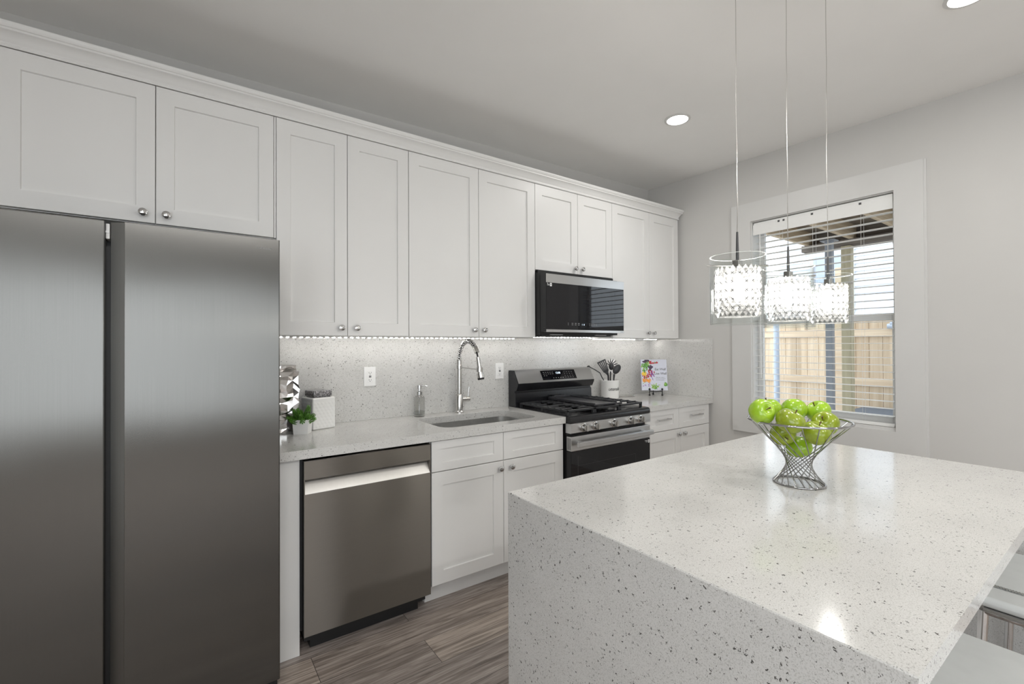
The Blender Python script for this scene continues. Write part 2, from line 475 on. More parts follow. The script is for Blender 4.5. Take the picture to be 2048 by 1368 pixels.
# ------------------------------------------------------------------ mesh building
class MB:
    def __init__(s):
        s.bm = bmesh.new()
        s.mi = 0
        s.bevelled = False

    def _fin(s, n0):
        if s.mi:
            s.bm.faces.ensure_lookup_table()
            for f in list(s.bm.faces)[n0:]:
                f.material_index = s.mi
        return s

    def box(s, x0, x1, y0, y1, z0, z1, bev=0., seg=2, T=None):
        n0 = len(s.bm.faces)
        m = Matrix.Translation(((x0 + x1) / 2, (y0 + y1) / 2, (z0 + z1) / 2)) @ Matrix.Diagonal((abs(x1 - x0), abs(y1 - y0), abs(z1 - z0), 1))
        if T is not None:
            m = T @ m
        v = bmesh.ops.create_cube(s.bm, size=1., matrix=m)['verts']
        if bev:
            s.bevelled = True
            e = list({e for q in v for e in q.link_edges})
            bmesh.ops.bevel(s.bm, geom=e, offset=bev, segments=seg, profile=.5, affect='EDGES')
        return s._fin(n0)

    def mesh(s, verts, faces):
        n0 = len(s.bm.faces)
        vs = [s.bm.verts.new(v) for v in verts]
        for f in faces:
            try:
                s.bm.faces.new([vs[i] for i in f])
            except ValueError:
                pass
        return s._fin(n0)

    def prism(s, poly, vec, T=None):
        """closed polygon of 3-D points swept by vec"""
        vec = Vector(vec)
        P = [Vector(p) for p in poly]
        V = P + [p + vec for p in P]
        if T is not None:
            V = [T @ v for v in V]
        n = len(P)
        F = [tuple(range(n))[::-1], tuple(range(n, 2 * n))] + [(i, (i + 1) % n, n + (i + 1) % n, n + i) for i in range(n)]
        return s.mesh(V, F)

    def cyl(s, p0, p1, r0, r1=None, n=20, cap=True):
        r1 = r0 if r1 is None else r1
        p0, p1 = Vector(p0), Vector(p1)
        d = (p1 - p0).normalized()
        a = d.orthogonal().normalized()
        b = d.cross(a)
        V = []
        for p, r in ((p0, r0), (p1, r1)):
            for i in range(n):
                t = 2 * math.pi * i / n
                V.append(p + a * (r * math.cos(t)) + b * (r * math.sin(t)))
        F = [(i, (i + 1) % n, n + (i + 1) % n, n + i) for i in range(n)]
        if cap:
            F += [tuple(range(n))[::-1], tuple(range(n, 2 * n))]
        return s.mesh(V, F)

    def lathe(s, prof, c=(0, 0, 0), n=32, T=None):
        """profile of (r, z); r == 0 closes with a single point"""
        c = Vector(c)
        V, rings, F = [], [], []
        for r, z in prof:
            if r < 1e-6:
                rings.append([len(V)])
                V.append(c + Vector((0, 0, z)))
            else:
                rings.append(list(range(len(V), len(V) + n)))
                for i in range(n):
                    t = 2 * math.pi * i / n
                    V.append(c + Vector((r * math.cos(t), r * math.sin(t), z)))
        for A, B in zip(rings, rings[1:]):
            for i in range(n):
                j = (i + 1) % n
                if len(A) == 1 and len(B) == 1:
                    continue
                if len(A) == 1:
                    F.append((A[0], B[j], B[i]))
                elif len(B) == 1:
                    F.append((A[i], A[j], B[0]))
                else:
                    F.append((A[i], A[j], B[j], B[i]))
        if T is not None:
            V = [T @ v for v in V]
        return s.mesh(V, F)

    def tube(s, pts, r, n=8, closed=False, radii=None):
        P = [Vector(p) for p in pts]
        k = len(P)
        V, F = [], []
        prev = None
        for i, p in enumerate(P):
            if closed:
                d = (P[(i + 1) % k] - P[i - 1]).normalized()
            else:
                d = (P[min(i + 1, k - 1)] - P[max(i - 1, 0)]).normalized()
            if prev is None:
                a = d.orthogonal().normalized()
            else:
                a = (prev - d * prev.dot(d))
                a = a.normalized() if a.length > 1e-6 else d.orthogonal().normalized()
            prev = a
            b = d.cross(a)
            rr = radii[i] if radii else r
            for j in range(n):
                t = 2 * math.pi * j / n
                V.append(p + a * (rr * math.cos(t)) + b * (rr * math.sin(t)))
        for i in range(k if closed else k - 1):
            i2 = (i + 1) % k
            for j in range(n):
                j2 = (j + 1) % n
                F.append((i * n + j, i * n + j2, i2 * n + j2, i2 * n + j))
        if not closed:
            F += [tuple(range(n))[::-1], tuple(range((k - 1) * n, k * n))]
        return s.mesh(V, F)

    def ball(s, c, r, u=16, v=10, sc=(1, 1, 1), T=None):
        n0 = len(s.bm.faces)
        m = Matrix.Translation(c) @ Matrix.Diagonal((r * sc[0], r * sc[1], r * sc[2], 1))
        if T is not None:
            m = T @ m
        bmesh.ops.create_uvsphere(s.bm, u_segments=u, v_segments=v, radius=1., matrix=m)
        return s._fin(n0)

    def shaker(s, x0, x1, z0, z1, yf, t=.02, rx=.062, rz=.068, dep=.009, sl=.002):
        """five-piece door or drawer front facing -y"""
        V = []
        for (a, b, c, d, y) in ((x0, x1, z0, z1, yf + t), (x0, x1, z0, z1, yf + .0012), (x0 + .0012, x1 - .0012, z0 + .0012, z1 - .0012, yf),
                                (x0 + rx, x1 - rx, z0 + rz, z1 - rz, yf), (x0 + rx + sl, x1 - rx - sl, z0 + rz + sl, z1 - rz - sl, yf + dep)):
            V += [(a, y, c), (b, y, c), (b, y, d), (a, y, d)]
        F = [(3, 2, 1, 0), (16, 17, 18, 19)]
        for q in range(4):
            o = q * 4
            F += [(o + i, o + (i + 1) % 4, o + 4 + (i + 1) % 4, o + 4 + i) for i in range(4)]
        return s.mesh(V, F)

BASE = {}

def tag(o, label=None, cat=None, group=None, kind=None):
    if label:
        o['label'] = label
    if cat:
        o['category'] = cat
    if group:
        o['group'] = group
    if kind:
        o['kind'] = kind
    return o

def thing(name, loc, label, cat, group=None):
    o = bpy.data.objects.new(name, None)
    o.empty_display_size = .05
    COL.objects.link(o)
    o.location = loc
    BASE[o.name] = Vector(loc)
    return tag(o, label, cat, group)

def build(name, mb, material, parent=None, label=None, angle=32., smooth=True, wire=None):
    """link the collected shapes (world coordinates) as one mesh object"""
    bm = mb.bm
    bmesh.ops.recalc_face_normals(bm, faces=bm.faces)
    if parent is not None:
        base = BASE[parent.name]
    else:
        xs = [v.co for v in bm.verts]
        lo = [min(c[i] for c in xs) for i in range(3)]
        hi = [max(c[i] for c in xs) for i in range(3)]
        base = Vector(((lo[0] + hi[0]) / 2, (lo[1] + hi[1]) / 2, lo[2]))
    bmesh.ops.translate(bm, vec=-base, verts=bm.verts)
    me = bpy.data.meshes.new(name)
    bm.to_mesh(me)
    bm.free()
    for mm in (material if isinstance(material, (list, tuple)) else [material]):
        me.materials.append(mm)
    if smooth:
        me.polygons.foreach_set('use_smooth', [True] * len(me.polygons))
        me.set_sharp_from_angle(angle=R(angle))
    o = bpy.data.objects.new(name, me)
    COL.objects.link(o)
    if mb.bevelled and smooth:
        w_ = o.modifiers.new('face_normals', 'WEIGHTED_NORMAL')
        w_.keep_sharp = True
        w_.weight = 100
    if parent is not None:
        o.parent = parent
    else:
        o.location = base
    BASE[o.name] = base
    if label:
        o['label'] = label
    return o

def struct(name, mb, material, label=None, **kw):
    o = build(name, mb, material, **kw)
    return tag(o, label, name.split('_')[0], kind='structure')

def text_mesh(body, size, T, depth=.0004, shear=0., spacing=1., warp=None):
    """letters as a mesh: local xy plane mapped by matrix T; warp bends local points first"""
    cu = bpy.data.curves.new('letters', 'FONT')
    cu.body = body
    cu.size = size
    cu.shear = shear
    cu.space_character = spacing
    cu.align_x = 'CENTER'
    cu.align_y = 'CENTER'
    cu.extrude = depth
    cu.resolution_u = 3
    to = bpy.data.objects.new('letters', cu)
    COL.objects.link(to)
    dg = bpy.context.evaluated_depsgraph_get()
    dg.update()
    me = to.evaluated_get(dg).to_mesh()
    verts = [v.co.copy() for v in me.vertices]
    faces = [tuple(p.vertices) for p in me.polygons]
    to.evaluated_get(dg).to_mesh_clear()
    bpy.data.objects.remove(to)
    bpy.data.curves.remove(cu)
    if warp:
        verts = [warp(v) for v in verts]
    return [T @ v for v in verts], faces

FACE_Y = Matrix.Rotation(R(90), 4, 'X')          # xy plane -> facing -y

def T_at(x, y, z, rz=0.):
    return Matrix.Translation((x, y, z)) @ Matrix.Rotation(rz, 4, 'Z')

def dup(root, loc, label=None, group=None, rz=None, cat=None):
    r = root.copy()
    COL.objects.link(r)
    r.location = loc
    if rz is not None:
        r.rotation_euler = (root.rotation_euler[0], root.rotation_euler[1], rz)
    if label:
        r['label'] = label
    if group:
        r['group'] = group
    for ch in list(root.children):
        c = ch.copy()
        COL.objects.link(c)
        c.parent = r
        for g in list(ch.children):
            e = g.copy()
            COL.objects.link(e)
            e.parent = c
    return r

# ------------------------------------------------------------------ room shell
XL, YB = -5.4, -6.7
def ceil_z(x, y):
    return 2.834 + .0156 * x + .0207 * y

b = MB()
b.box(XL - .15, .15, YB - .15, .15, -.12, 0.)
struct('floor', b, M['floor'], 'grey brown wood plank floor')
b = MB()
V = [(x, y, ceil_z(x, y) + dz) for dz in (0, .12) for x, y in ((XL - .15, YB - .15), (.15, YB - .15), (.15, .15), (XL - .15, .15))]
b.mesh(V, [(0, 1, 2, 3), (4, 5, 6, 7), (0, 1, 5, 4), (1, 2, 6, 5), (2, 3, 7, 6), (3, 0, 4, 7)])
struct('ceiling', b, M['ceil'], 'white painted ceiling')

def wall_piece(b, x0, x1, y0, y1, z0, z1=None):
    """box whose top follows the ceiling when z1 is None"""
    V = []
    for x, y in ((x0, y0), (x1, y0), (x1, y1), (x0, y1)):
        V.append((x, y, z0))
    for x, y in ((x0, y0), (x1, y0), (x1, y1), (x0, y1)):
        V.append((x, y, ceil_z(x, y) if z1 is None else z1))
    b.mesh(V, [(3, 2, 1, 0), (4, 5, 6, 7), (0, 1, 5, 4), (1, 2, 6, 5), (2, 3, 7, 6), (3, 0, 4, 7)])

b = MB()
wall_piece(b, XL - .15, .15, 0, .15, 0)
struct('wall_back', b, M['wall'], 'grey wall behind the white cabinets')
WY0, WY1, WZ0, WZ1 = -1.862, -.976, .812, 2.312      # window opening in the right wall
b = MB()
wall_piece(b, 0, .15, YB, WY0, 0)
wall_piece(b, 0, .15, WY1, 0, 0)
wall_piece(b, 0, .15, WY0, WY1, 0, WZ0)
wall_piece(b, 0, .15, WY0, WY1, WZ1)
struct('wall_right', b, M['wall'], 'grey wall with the window')
b = MB()
wall_piece(b, XL - .15, XL, YB, -5.9, 0)
wall_piece(b, XL - .15, XL, -3.3, 0, 0)
wall_piece(b, XL - .15, XL, -5.9, -3.3, 0, .45)
wall_piece(b, XL - .15, XL, -5.9, -3.3, 2.25)
struct('wall_left', b, M['wall'])
b = MB()
ow = [(-5.15, -2.65)]
wall_piece(b, XL - .15, ow[0][0], YB - .15, YB, 0)
wall_piece(b, ow[0][1], .15, YB - .15, YB, 0)
for x0, x1 in ow:
    wall_piece(b, x0, x1, YB - .15, YB, 0, .35)
    wall_piece(b, x0, x1, YB - .15, YB, 2.25)
struct('wall_front', b, M['wall'])
b = MB()
b.box(-.014, 0, YB, -.66, 0, .12, .004)
struct('baseboard_right', b, M['trimw'])

# window casing: four mitred flat boards on the right wall
CY0, CY1, CZ0, CZ1 = -2.003, -.825, .672, 2.460
b = MB()
o4 = [(CY1, CZ0), (CY0, CZ0), (CY0, CZ1), (CY1, CZ1)]
i4 = [(WY1, WZ0), (WY0, WZ0), (WY0, WZ1), (WY1, WZ1)]
for k in range(4):
    k2 = (k + 1) % 4
    g = .0006
    b.prism([(0, *o4[k]), (0, *o4[k2]), (0, *i4[k2]), (0, *i4[k])], (-.02 - g * (k % 2), 0, 0))
b.box(-.012, 0, CY0 - .012, CY0 + .002, CZ0, CZ1)
struct('trim_1', b, M['trimw'], 'wide flat white mitred window casing')
# window unit
win = thing('window_1', (.075, (WY0 + WY1) / 2, WZ0), 'white vinyl double hung window behind the open blinds', 'window')
win['kind'] = 'structure'
b = MB()
JX0, JX1 = 0., .15
b.box(JX0, JX1, WY1 - .006, WY1, WZ0, WZ1)
b.box(JX0, JX1, WY0, WY0 + .006, WZ0, WZ1)
b.box(JX0, JX1, WY0 + .006, WY1 - .006, WZ1 - .006, WZ1)
b.box(JX0, JX1, WY0 + .006, WY1 - .006, WZ0, WZ0 + .02)
build('frame', b, M['trimw'], win)
sy0, sy1 = WY0 + .006, WY1 - .006
def sash(name, x0, x1, z0, z1, st, top, bot):
    m = MB()
    m.box(x0, x1, sy0, sy0 + st, z0, z1, .003)
    m.box(x0, x1, sy1 - st, sy1, z0, z1, .003)
    m.box(x0, x1, sy0 + st, sy1 - st, z0, z0 + bot, .003)
    m.box(x0, x1, sy0 + st, sy1 - st, z1 - top, z1, .003)
    sh = build(name, m, M['vinyl'], win)
    p = MB()
    p.box((x0 + x1) / 2 - .002, (x0 + x1) / 2 + .002, sy0 + st - .004, sy1 - st + .004, z0 + bot - .004, z1 - top + .004)
    build('pane', p, M['pane'], sh)
sash('sash', .085, .115, WZ0 + .02, 1.555, .035, .045, .055)
sash('sash', .118, .148, 1.51, WZ1 - .006, .035, .045, .045)

# ------------------------------------------------------------------ ceiling lamps
def can_light(x, y, label, gain=1.):
    z = ceil_z(x, y)
    t = thing('recessed_light', (x, y, z), label, 'ceiling light', 'recessed ceiling lights')
    m = MB()
    m.lathe([(.064, -.001), (.077, -.001), (.079, -.006), (.064, -.009), (.064, -.001)], (x, y, z), 40)
    build('trim_ring', m, M['trimw'], t)
    m = MB()
    m.lathe([(0, -.0065), (.064, -.0065), (.064, -.002), (0, -.002)], (x, y, z), 40)
    build('diffuser', m, M['can'], t)
    area('lamp', (0, 0, -.014), (0, 0, 0), .125, CAN_W * gain, (1, .975, .945), parent=t, disk=True)
    return t

can_light(-1.046, -1.043, 'round recessed white light glowing in the ceiling near the corner', .6)
can_light(-1.02, -2.37, 'round recessed white light at the top edge above the window wall', .65)
can_light(-3.85, -2.40, 'added unseen ceiling light near the camera side of the refrigerator', .55)  # extra lamp out of view, added to brighten cabinets and island
can_light(-2.3, -4.3, 'added unseen ceiling light in the room behind the island', 2.0)  # lamp added behind the camera for frontal light on the base cabinets
can_light(-.95, -4.3, 'added unseen ceiling light in the room behind, near the window wall', 1.4)  # another lamp added out of view as frontal light
can_light(-3.9, -4.6, 'added unseen ceiling light in the room behind, near the left wall', 1.4)  # third added lamp behind the camera, evens out the cabinet fronts

# ------------------------------------------------------------------ knobs and pulls
def knob(parent, x, y, z, label=None):
    m = MB()
    T = Matrix.Translation((x, y, z)) @ FACE_Y
    m.lathe([(0, 0), (.0075, 0), (.0065, .003), (.0052, .008), (.0055, .012), (.010, .0145), (.0148, .018), (.0160, .022),
             (.0145, .0265), (.009, .0295), (0, .0305)], (0, 0, 0), 24, T)
    return build('knob', m, M['chrome'], parent)

def pull(parent, x0, x1, y, z):
    m = MB()
    m.tube([(x0 + .015, y, z), (x0 + .015, y - .026, z)], .0045, 10)
    m.tube([(x1 - .015, y, z), (x1 - .015, y - .026, z)], .0045, 10)
    n = 14
    pts = [(x0 + (x1 - x0) * i / n, y - .028, z) for i in range(n + 1)]
    m.tube(pts, .005, 10, radii=[.006 if i in (0, n) else .0048 for i in range(n + 1)])
    return build('pull_handle', m, M['chrome'], parent)

# ------------------------------------------------------------------ wall cabinets
YU = -.3465
def wall_cab(x0, x1, z0, z1, split, knobs, label, dx0=.0015, dx1=.0015):
    t = thing('wall_cabinet', ((x0 + x1) / 2, -.16, z0), label, 'cabinet', 'white shaker wall cabinets')
    m = MB()
    m.box(x0, x1, YU + .0225, 0, z0 - .003, z1 + .02)
    if dx1 > .005:
        m.box(x1 - dx1 + .0025, x1, YU + .004, YU + .03, z0, z1)
    build('body', m, M['cab'], t)
    for (a, c, kx) in ((x0 + dx0, split - .0015, knobs[0]), (split + .0015, x1 - dx1, knobs[1])):
        m = MB()
        m.shaker(a, c, z0, z1, YU)
        d = build('door', m, M['cab'], t)
        knob(d, kx, YU, knobs[2])
    return t

wall_cab(-4.163, -3.2435, 1.8795, 2.464, -3.701, (-3.742, -3.664, 1.918),
         'short white shaker cabinet with two doors above the refrigerator', dx1=.0105)
wall_cab(-3.2430, -2.5685, 1.4115, 2.464, -2.9075, (-2.941, -2.862, 1.4525), 'tall white shaker wall cabinet beside the refrigerator')
wall_cab(-2.5680, -1.6560, 1.4115, 2.464, -2.105, (-2.142, -2.071, 1.4545), 'tall white shaker wall cabinet above the sink and faucet')
wall_cab(-1.6555, -.890, 1.876, 2.464, -1.256, (-1.29, -1.22, 1.914), 'short white shaker cabinet above the microwave')
wall_cab(-.8895, -.0365, 1.4115, 2.464, -.436, (-.467, -.394, 1.456), 'tall white shaker wall cabinet in the corner by the window wall')

# crown moulding along the cabinet tops
prof = [(-.020, 2.466), (-.024, 2.466), (-.0265, 2.4705), (-.0265, 2.4760), (-.0235, 2.4790), (-.0235, 2.4825), (-.0265, 2.486),
        (-.031, 2.4955), (-.0385, 2.5075), (-.049, 2.5165), (-.0515, 2.5175), (-.0515, 2.5255), (-.055, 2.527), (-.060, 2.5345), (-.0615, 2.539), (-.0615, 2.5455), (.06, 2.5455), (.06, 2.4845), (-.0205, 2.4845)]
b = MB()
cy = -.3265
x_left, x_right = -4.35, -.0365
n = len(prof)
V = []
for q in range(3):
    for (o, z) in prof:
        off = max(0., -o - .02)
        if q == 0:
            V.append((x_left, cy + o, z))
        elif q == 1:
            V.append((x_right + min(off, .034), cy + o, z))
        else:
            V.append((x_right + min(off, .034), -.005 if False else cy + .06, z))
F = []
for q in range(1):
    F += [(q * n + i, q * n + (i + 1) % n, (q + 1) * n + (i + 1) % n, (q + 1) * n + i) for i in range(n)]
F += [tuple(range(n)), tuple(range(n, 2 * n))[::-1]]
b.mesh(V[:2 * n], F)
o = build('crown_molding', b, M['cab'], angle=25)
tag(o, 'long white crown molding running along the tops of the wall cabinets', 'molding')

# ------------------------------------------------------------------ refrigerator
t = thing('refrigerator', (-3.745, -.4, 0), 'tall brushed steel side by side refrigerator with two flat doors', 'refrigerator')
FY = -.771
m = MB()
m.box(-4.203, -3.294, -.70, -.03, .03, 1.765, .006)
for fx in (-4.15, -3.36):
    m.cyl((fx, -.62, 0), (fx, -.62, .035), .02)
    m.cyl((fx, -.12, 0), (fx, -.12, .035), .02)
build('case', m, M['charc'], t)
m = MB()
m.box(-4.203, -3.8165, FY, -.705, .04, 1.780, .004)
build('freezer_door', m, M['fridge'], t)
m = MB()
# right door with its long bevelled grip edge on the left side
zz0, zz1 = .04, 1.781
poly = [(-3.7640, FY), (-3.2945, FY), (-3.2905, FY + .004), (-3.2905, -.705), (-3.795, -.705), (-3.803, FY + .03), (-3.801, FY + .026)]
m.prism([(x, y, zz0) for x, y in poly], (0, 0, zz1 - zz0))
d = build('fridge_door', m, M['fridge'], t)
m = MB()
m.prism([(-3.7645, FY - .0004, zz0 + .002), (-3.8022, FY + .0255, zz0 + .002), (-3.8025, FY + .0285, zz0 + .002), (-3.7645, FY + .002, zz0 + .002)], (0, 0, zz1 - zz0 - .004))
build('grip_edge', m, M['fridge_edge'], d, 'dark bevelled grip edge')
m = MB()
m.mesh(*text_mesh('SAMSUNG', .0105, T_at(-3.345, FY - .0003, 1.742) @ FACE_Y, .0002, spacing=1.1))
build('maker_mark', m, M['grey_ink'], d, 'small grey lettering')
m = MB()
m.box(-3.8162, -3.8035, -.735, -.70, .05, 1.70)
build('gap_liner', m, M['darkpl'], t, 'black recess between the doors')
m = MB()
m.box(-3.8155, -3.8045, -.752, -.70, 1.722, 1.774, .003)
m.box(-3.8152, -3.8048, -.756, -.70, 1.742, 1.748)
build('hinge_cover', m, M['whitepl'], t, 'pale clip at the top of the gap')
m = MB()
m.box(-4.20, -3.297, -.752, -.704, .008, .036, .003)
m.cyl((-3.335, -.74, 0), (-3.335, -.74, .012), .022)
m.cyl((-4.16, -.74, 0), (-4.16, -.74, .012), .022)
build('toe_grille', m, M['darkpl'], t)

# ------------------------------------------------------------------ base run: end panel, dishwasher, sink base, range, corner base
b = MB()
b.box(-3.2690, -3.1885, -.608, 0, 0, .8655, .0015)
o = build('end_panel', b, M['cab'])
tag(o, 'narrow white filler panel between refrigerator and dishwasher', 'panel')

t = thing('dishwasher', (-2.88, -.3, 0), 'brushed steel dishwasher with a recessed pocket handle and black toe kick', 'dishwasher')
DX0, DX1, DY = -3.1765, -2.5765, -.640
m = MB()
m.box(-3.1875, -2.572, -.596, -.03, .10, .853)
build('tub', m, M['darkpl'], t, 'black tub edge')
m = MB()
m.box(-3.14, -2.62, -.575, -.10, 0, .10)
m.box(-3.17, -2.59, -.60, -.55, .05, .0985)
build('toe_kick', m, M['darkpl'], t)
m = MB()
prof_d = [(DY, .089), (DY, .7085), (DY + .001, .712), (DY + .036, .763), (DY + .036, .7705), (DY + .002, .7715), (DY, .7735), (DY, .8515), (DY + .003, .8545), (-.597, .8545), (-.597, .089)]
m.prism([(DX0 + .0035, y, z) for y, z in prof_d], (DX1 - DX0 - .007, 0, 0))
for xx in (DX0, DX1 - .0035):
    m.prism([(xx, y, z) for y, z in ((DY, .089), (DY, .8515), (DY + .003, .8545), (-.597, .8545), (-.597, .089))], (.0035, 0, 0))
d = build('door', m, M['dw'], t, angle=20)

m = MB()
m.prism([(DX0 + .004, y, z) for y, z in ((DY - .0004, .7095), (DY + .0004, .7125), (DY + .0355, .7625), (DY + .0355, .7700), (DY + .0365, .7700), (DY + .0365, .7615), (DY + .0015, .7095))], (DX1 - DX0 - .008, 0, 0))
build('pocket_handle', m, M['pocket'], d, 'sloping pocket handle with its lit brightness painted in')

def base_drawer(parent, x0, x1, z0, z1, yf, rz=.042):
    m = MB()
    m.shaker(x0, x1, z0, z1, yf, rx=.062, rz=rz)
    return build('drawer_front', m, M['cab'], parent)

BY = -.630
t = thing('base_cabinet', (-2.115, -.3, 0), 'white shaker sink base cabinet beside the dishwasher', 'cabinet', 'white shaker base cabinets')
m = MB()
m.box(-2.5685, -1.661, BY + .022, -.02, .115, .640)
m.box(-2.5685, -1.661, BY + .022, BY + .06, .640, .8655)
m.box(-2.5685, -2.5505, BY + .06, -.02, .640, .8655)
m.box(-1.679, -1.661, BY + .06, -.02, .640, .8655)
m.box(-2.5685, -1.661, -.545, -.10, 0, .115)
build('body', m, M['cab'], t)
for a, c in ((-2.5655, -2.1185), (-2.1155, -1.6635)):
    base_drawer(t, a, c, .7035, .8615, BY)
for a, c, kx in ((-2.5655, -2.1185, -2.146), (-2.1155, -1.6635, -2.069)):
    m = MB()
    m.shaker(a, c, .1165, .6985, BY, rx=.066, rz=.068)
    d = build('door', m, M['cab'], t)
    knob(d, kx, BY, .660)

t = thing('base_cabinet', (-.45, -.3, 0), 'white shaker base cabinet in the corner right of the range', 'cabinet', 'white shaker base cabinets')
m = MB()
m.box(-.876, -.0345, BY + .022, -.02, .115, .8655)
m.box(-.876, -.0345, -.545, -.10, 0, .115)
build('body', m, M['cab'], t)
for a, c, h0, h1 in ((-.873, -.4565, -.737, -.585), (-.4535, -.0365, -.311, -.163)):
    dr = base_drawer(t, a, c, .7035, .8645, BY)
    pull(dr, h0, h1, BY, .793)
for a, c, kx in ((-.873, -.4315, -.466), (-.4285, -.0365, -.393)):
    m = MB()
    m.shaker(a, c, .1165, .6985, BY, rx=.066, rz=.068)
    d = build('door', m, M['cab'], t)
    knob(d, kx, BY, .661)

# ------------------------------------------------------------------ worktops and splashbacks
CT, CB, CF = .907, .867, -.648
RX0, RX1 = -1.652, -.882          # range
def round_rect(x0, x1, y0, y1, r, n=8):
    P = []
    for cx, cy, a0 in ((x1 - r, y1 - r, 0), (x0 + r, y1 - r, 90), (x0 + r, y0 + r, 180), (x1 - r, y0 + r, 270)):
        for i in range(n + 1):
            a = R(a0 + 90 * i / n)
            P.append((cx + r * math.cos(a), cy + r * math.sin(a)))
    return P

SX0, SX1, SY0, SY1 = -2.452, -1.786, -.548, -.160
def slab_with_hole(b, x0, x1, y0, y1, z0, z1, hole):
    """hole: ccw loop starting in the +x+y corner"""
    n = len(hole)
    q = n // 4
    outer = [(x1, y1), (x0, y1), (x0, y0), (x1, y0)]
    V, F = [], []
    for z in (z1, z0):
        o0 = len(V)
        V += [(x, y, z) for x, y in outer]
        h0 = len(V)
        V += [(x, y, z) for x, y in hole]
        for k in range(4):
            for i in range(q - 1):
                F.append((o0 + k, h0 + k * q + i, h0 + k * q + i + 1))
            k2 = (k + 1) % 4
            F.append((o0 + k, h0 + k * q + q - 1, h0 + (k2 * q) % n, o0 + k2))
    h = 4 + n
    for k in range(4):
        F.append((k, (k + 1) % 4, h + (k + 1) % 4, h + k))
    for i in range(n):
        F.append((4 + i, 4 + (i + 1) % n, h + 4 + (i + 1) % n, h + 4 + i))
    b.mesh(V, F)

hole = round_rect(SX0, SX1, SY0, SY1, .075)
b = MB()
slab_with_hole(b, -3.283, RX0 - .003, CF, -.0005, CB, CT, hole)
o = build('worktop', b, M['quartz'], angle=40)
tag(o, 'long speckled white quartz worktop with the sink cutout', 'worktop')
b = MB()
b.box(RX1 + .003, -.0005, CF, -.0005, CB, CT, .0015)
o = build('worktop', b, M['quartz'])
tag(o, 'short speckled white quartz worktop in the corner right of the range', 'worktop')
b = MB()
b.box(-3.2875, -.0135, -.0125, -.0005, CT + .0005, 1.406, .0006)
o = build('backsplash', b, M['quartz'])
tag(o, 'long speckled quartz backsplash slab behind sink and range', 'backsplash')
b = MB()
b.box(-.0130, -.0005, -.648, -.0005, CT + .0005, 1.404, .0006)
o = build('backsplash', b, M['quartz'])
tag(o, 'short speckled quartz side splash on the window wall', 'backsplash')

# sink
t = thing('sink', (-2.119, -.354, .66), 'undermount stainless steel sink with rounded corners', 'sink')
m = MB()
loops = []
for (ins, z, r) in ((-.012, CB - .0005, .08), (.002, CB - .0005, .072), (.004, .72, .07), (.012, .69, .065), (.035, .672, .05), (.20, .668, .03)):
    yi = min(ins, .17)
    loops.append([(x, y, z) for x, y in round_rect(SX0 + ins, SX1 - ins, SY0 + yi, SY1 - yi, min(r, .02 if ins > .1 else r))])
V, F = [], []
n = len(loops[0])
for lp in loops:
    V += lp
for q in range(len(loops) - 1):
    F += [(q * n + i, q * n + (i + 1) % n, (q + 1) * n + (i + 1) % n, (q + 1) * n + i) for i in range(n)]
F.append(tuple(range((len(loops) - 1) * n, len(loops) * n)))
m.mesh(V, F)
build('bowl', m, M['sinkst'], t, angle=50)
m = MB()
m.lathe([(0, .6690), (.028, .6690), (.042, .6705), (.045, .6695), (.045, .667)], (-2.119, -.354, 0), 28)
build('drain', m, M['chrome'], t)

# faucet
fx, fy = -2.097, -.075
t = thing('faucet', (fx, fy, CT), 'tall brushed nickel spring neck faucet with pull down sprayer', 'faucet')
m = MB()
m.lathe([(0, 0), (.030, 0), (.030, .006), (.026, .012), (.0245, .014), (.0245, .118), (.022, .124), (.0155, .127), (.0155, .292), (.0185, .294), (.0185, .318), (.0165, .320), (.0165, .352), (.012, .354), (0, .354)], (fx, fy, CT), 32)
build('body', m, M['nickel'], t)
def arc_pts(n=60):
    P = []
    z0, z1 = 1.255, 1.268
    ra, rz = .108, .118
    for i in range(n + 1):
        a = math.pi * i / n * .83
        P.append(Vector((fx + .012 * (1 - math.cos(a)) * .5, fy - ra * (1 - math.cos(a)), z1 + rz * math.sin(a) * (1.0))))
    return [Vector((fx, fy, z0))] + P
path = arc_pts()
# hose and its coil spring
m = MB()
m.tube(path, .0062, 10)
end = path[-1]
m.tube([end, end + Vector((.002, -.010, -.022)), end + Vector((.006, -.016, -.052))], .0055, 10)
build('hose', m, M['darkpl'], t)
m = MB()
L = [0.]
for a, c in zip(path, path[1:]):
    L.append(L[-1] + (c - a).length)
tot = L[-1]
turns, pts = 21, []
for i in range(turns * 14 + 1):
    s = tot * i / (turns * 14)
    k = max(j for j in range(len(L)) if L[j] <= s + 1e-9)
    k = min(k, len(path) - 2)
    f = (s - L[k]) / max(1e-9, L[k + 1] - L[k])
    p = path[k].lerp(path[k + 1], f)
    d = (path[k + 1] - path[k]).normalized()
    e1 = Vector((1, 0, 0))
    e2 = d.cross(e1).normalized()
    e1 = e2.cross(d)
    a = 2 * math.pi * i / 14
    pts.append(p + e1 * (.0135 * math.cos(a)) + e2 * (.0135 * math.sin(a)))
m.tube(pts, .0031, 6)
build('spring', m, M['chrome'], t, angle=60)
m = MB()
m.cyl(end + Vector((-.001, .008, .016)), end + Vector((.002, -.010, -.016)), .0165, .0165, 24)
build('spring_collar', m, M['nickel'], t)
h0 = end + Vector((.005, -.014, -.044))
h1 = h0 + Vector((.010, -.020, -.132))
m = MB()
m.cyl(h0, h0.lerp(h1, .78), .0125, .0175, 24)
m.cyl(h0.lerp(h1, .78), h1, .0225, .0225, 24)
sp = build('spray_head', m, M['nickel'], t)
m = MB()
m.cyl(h1, h1 + (h1 - h0).normalized() * .012, .022, .020, 24)
build('nozzle', m, M['darkpl'], sp, 'black rubber nozzle')
m = MB()
hk = h0.lerp(h1, .55)
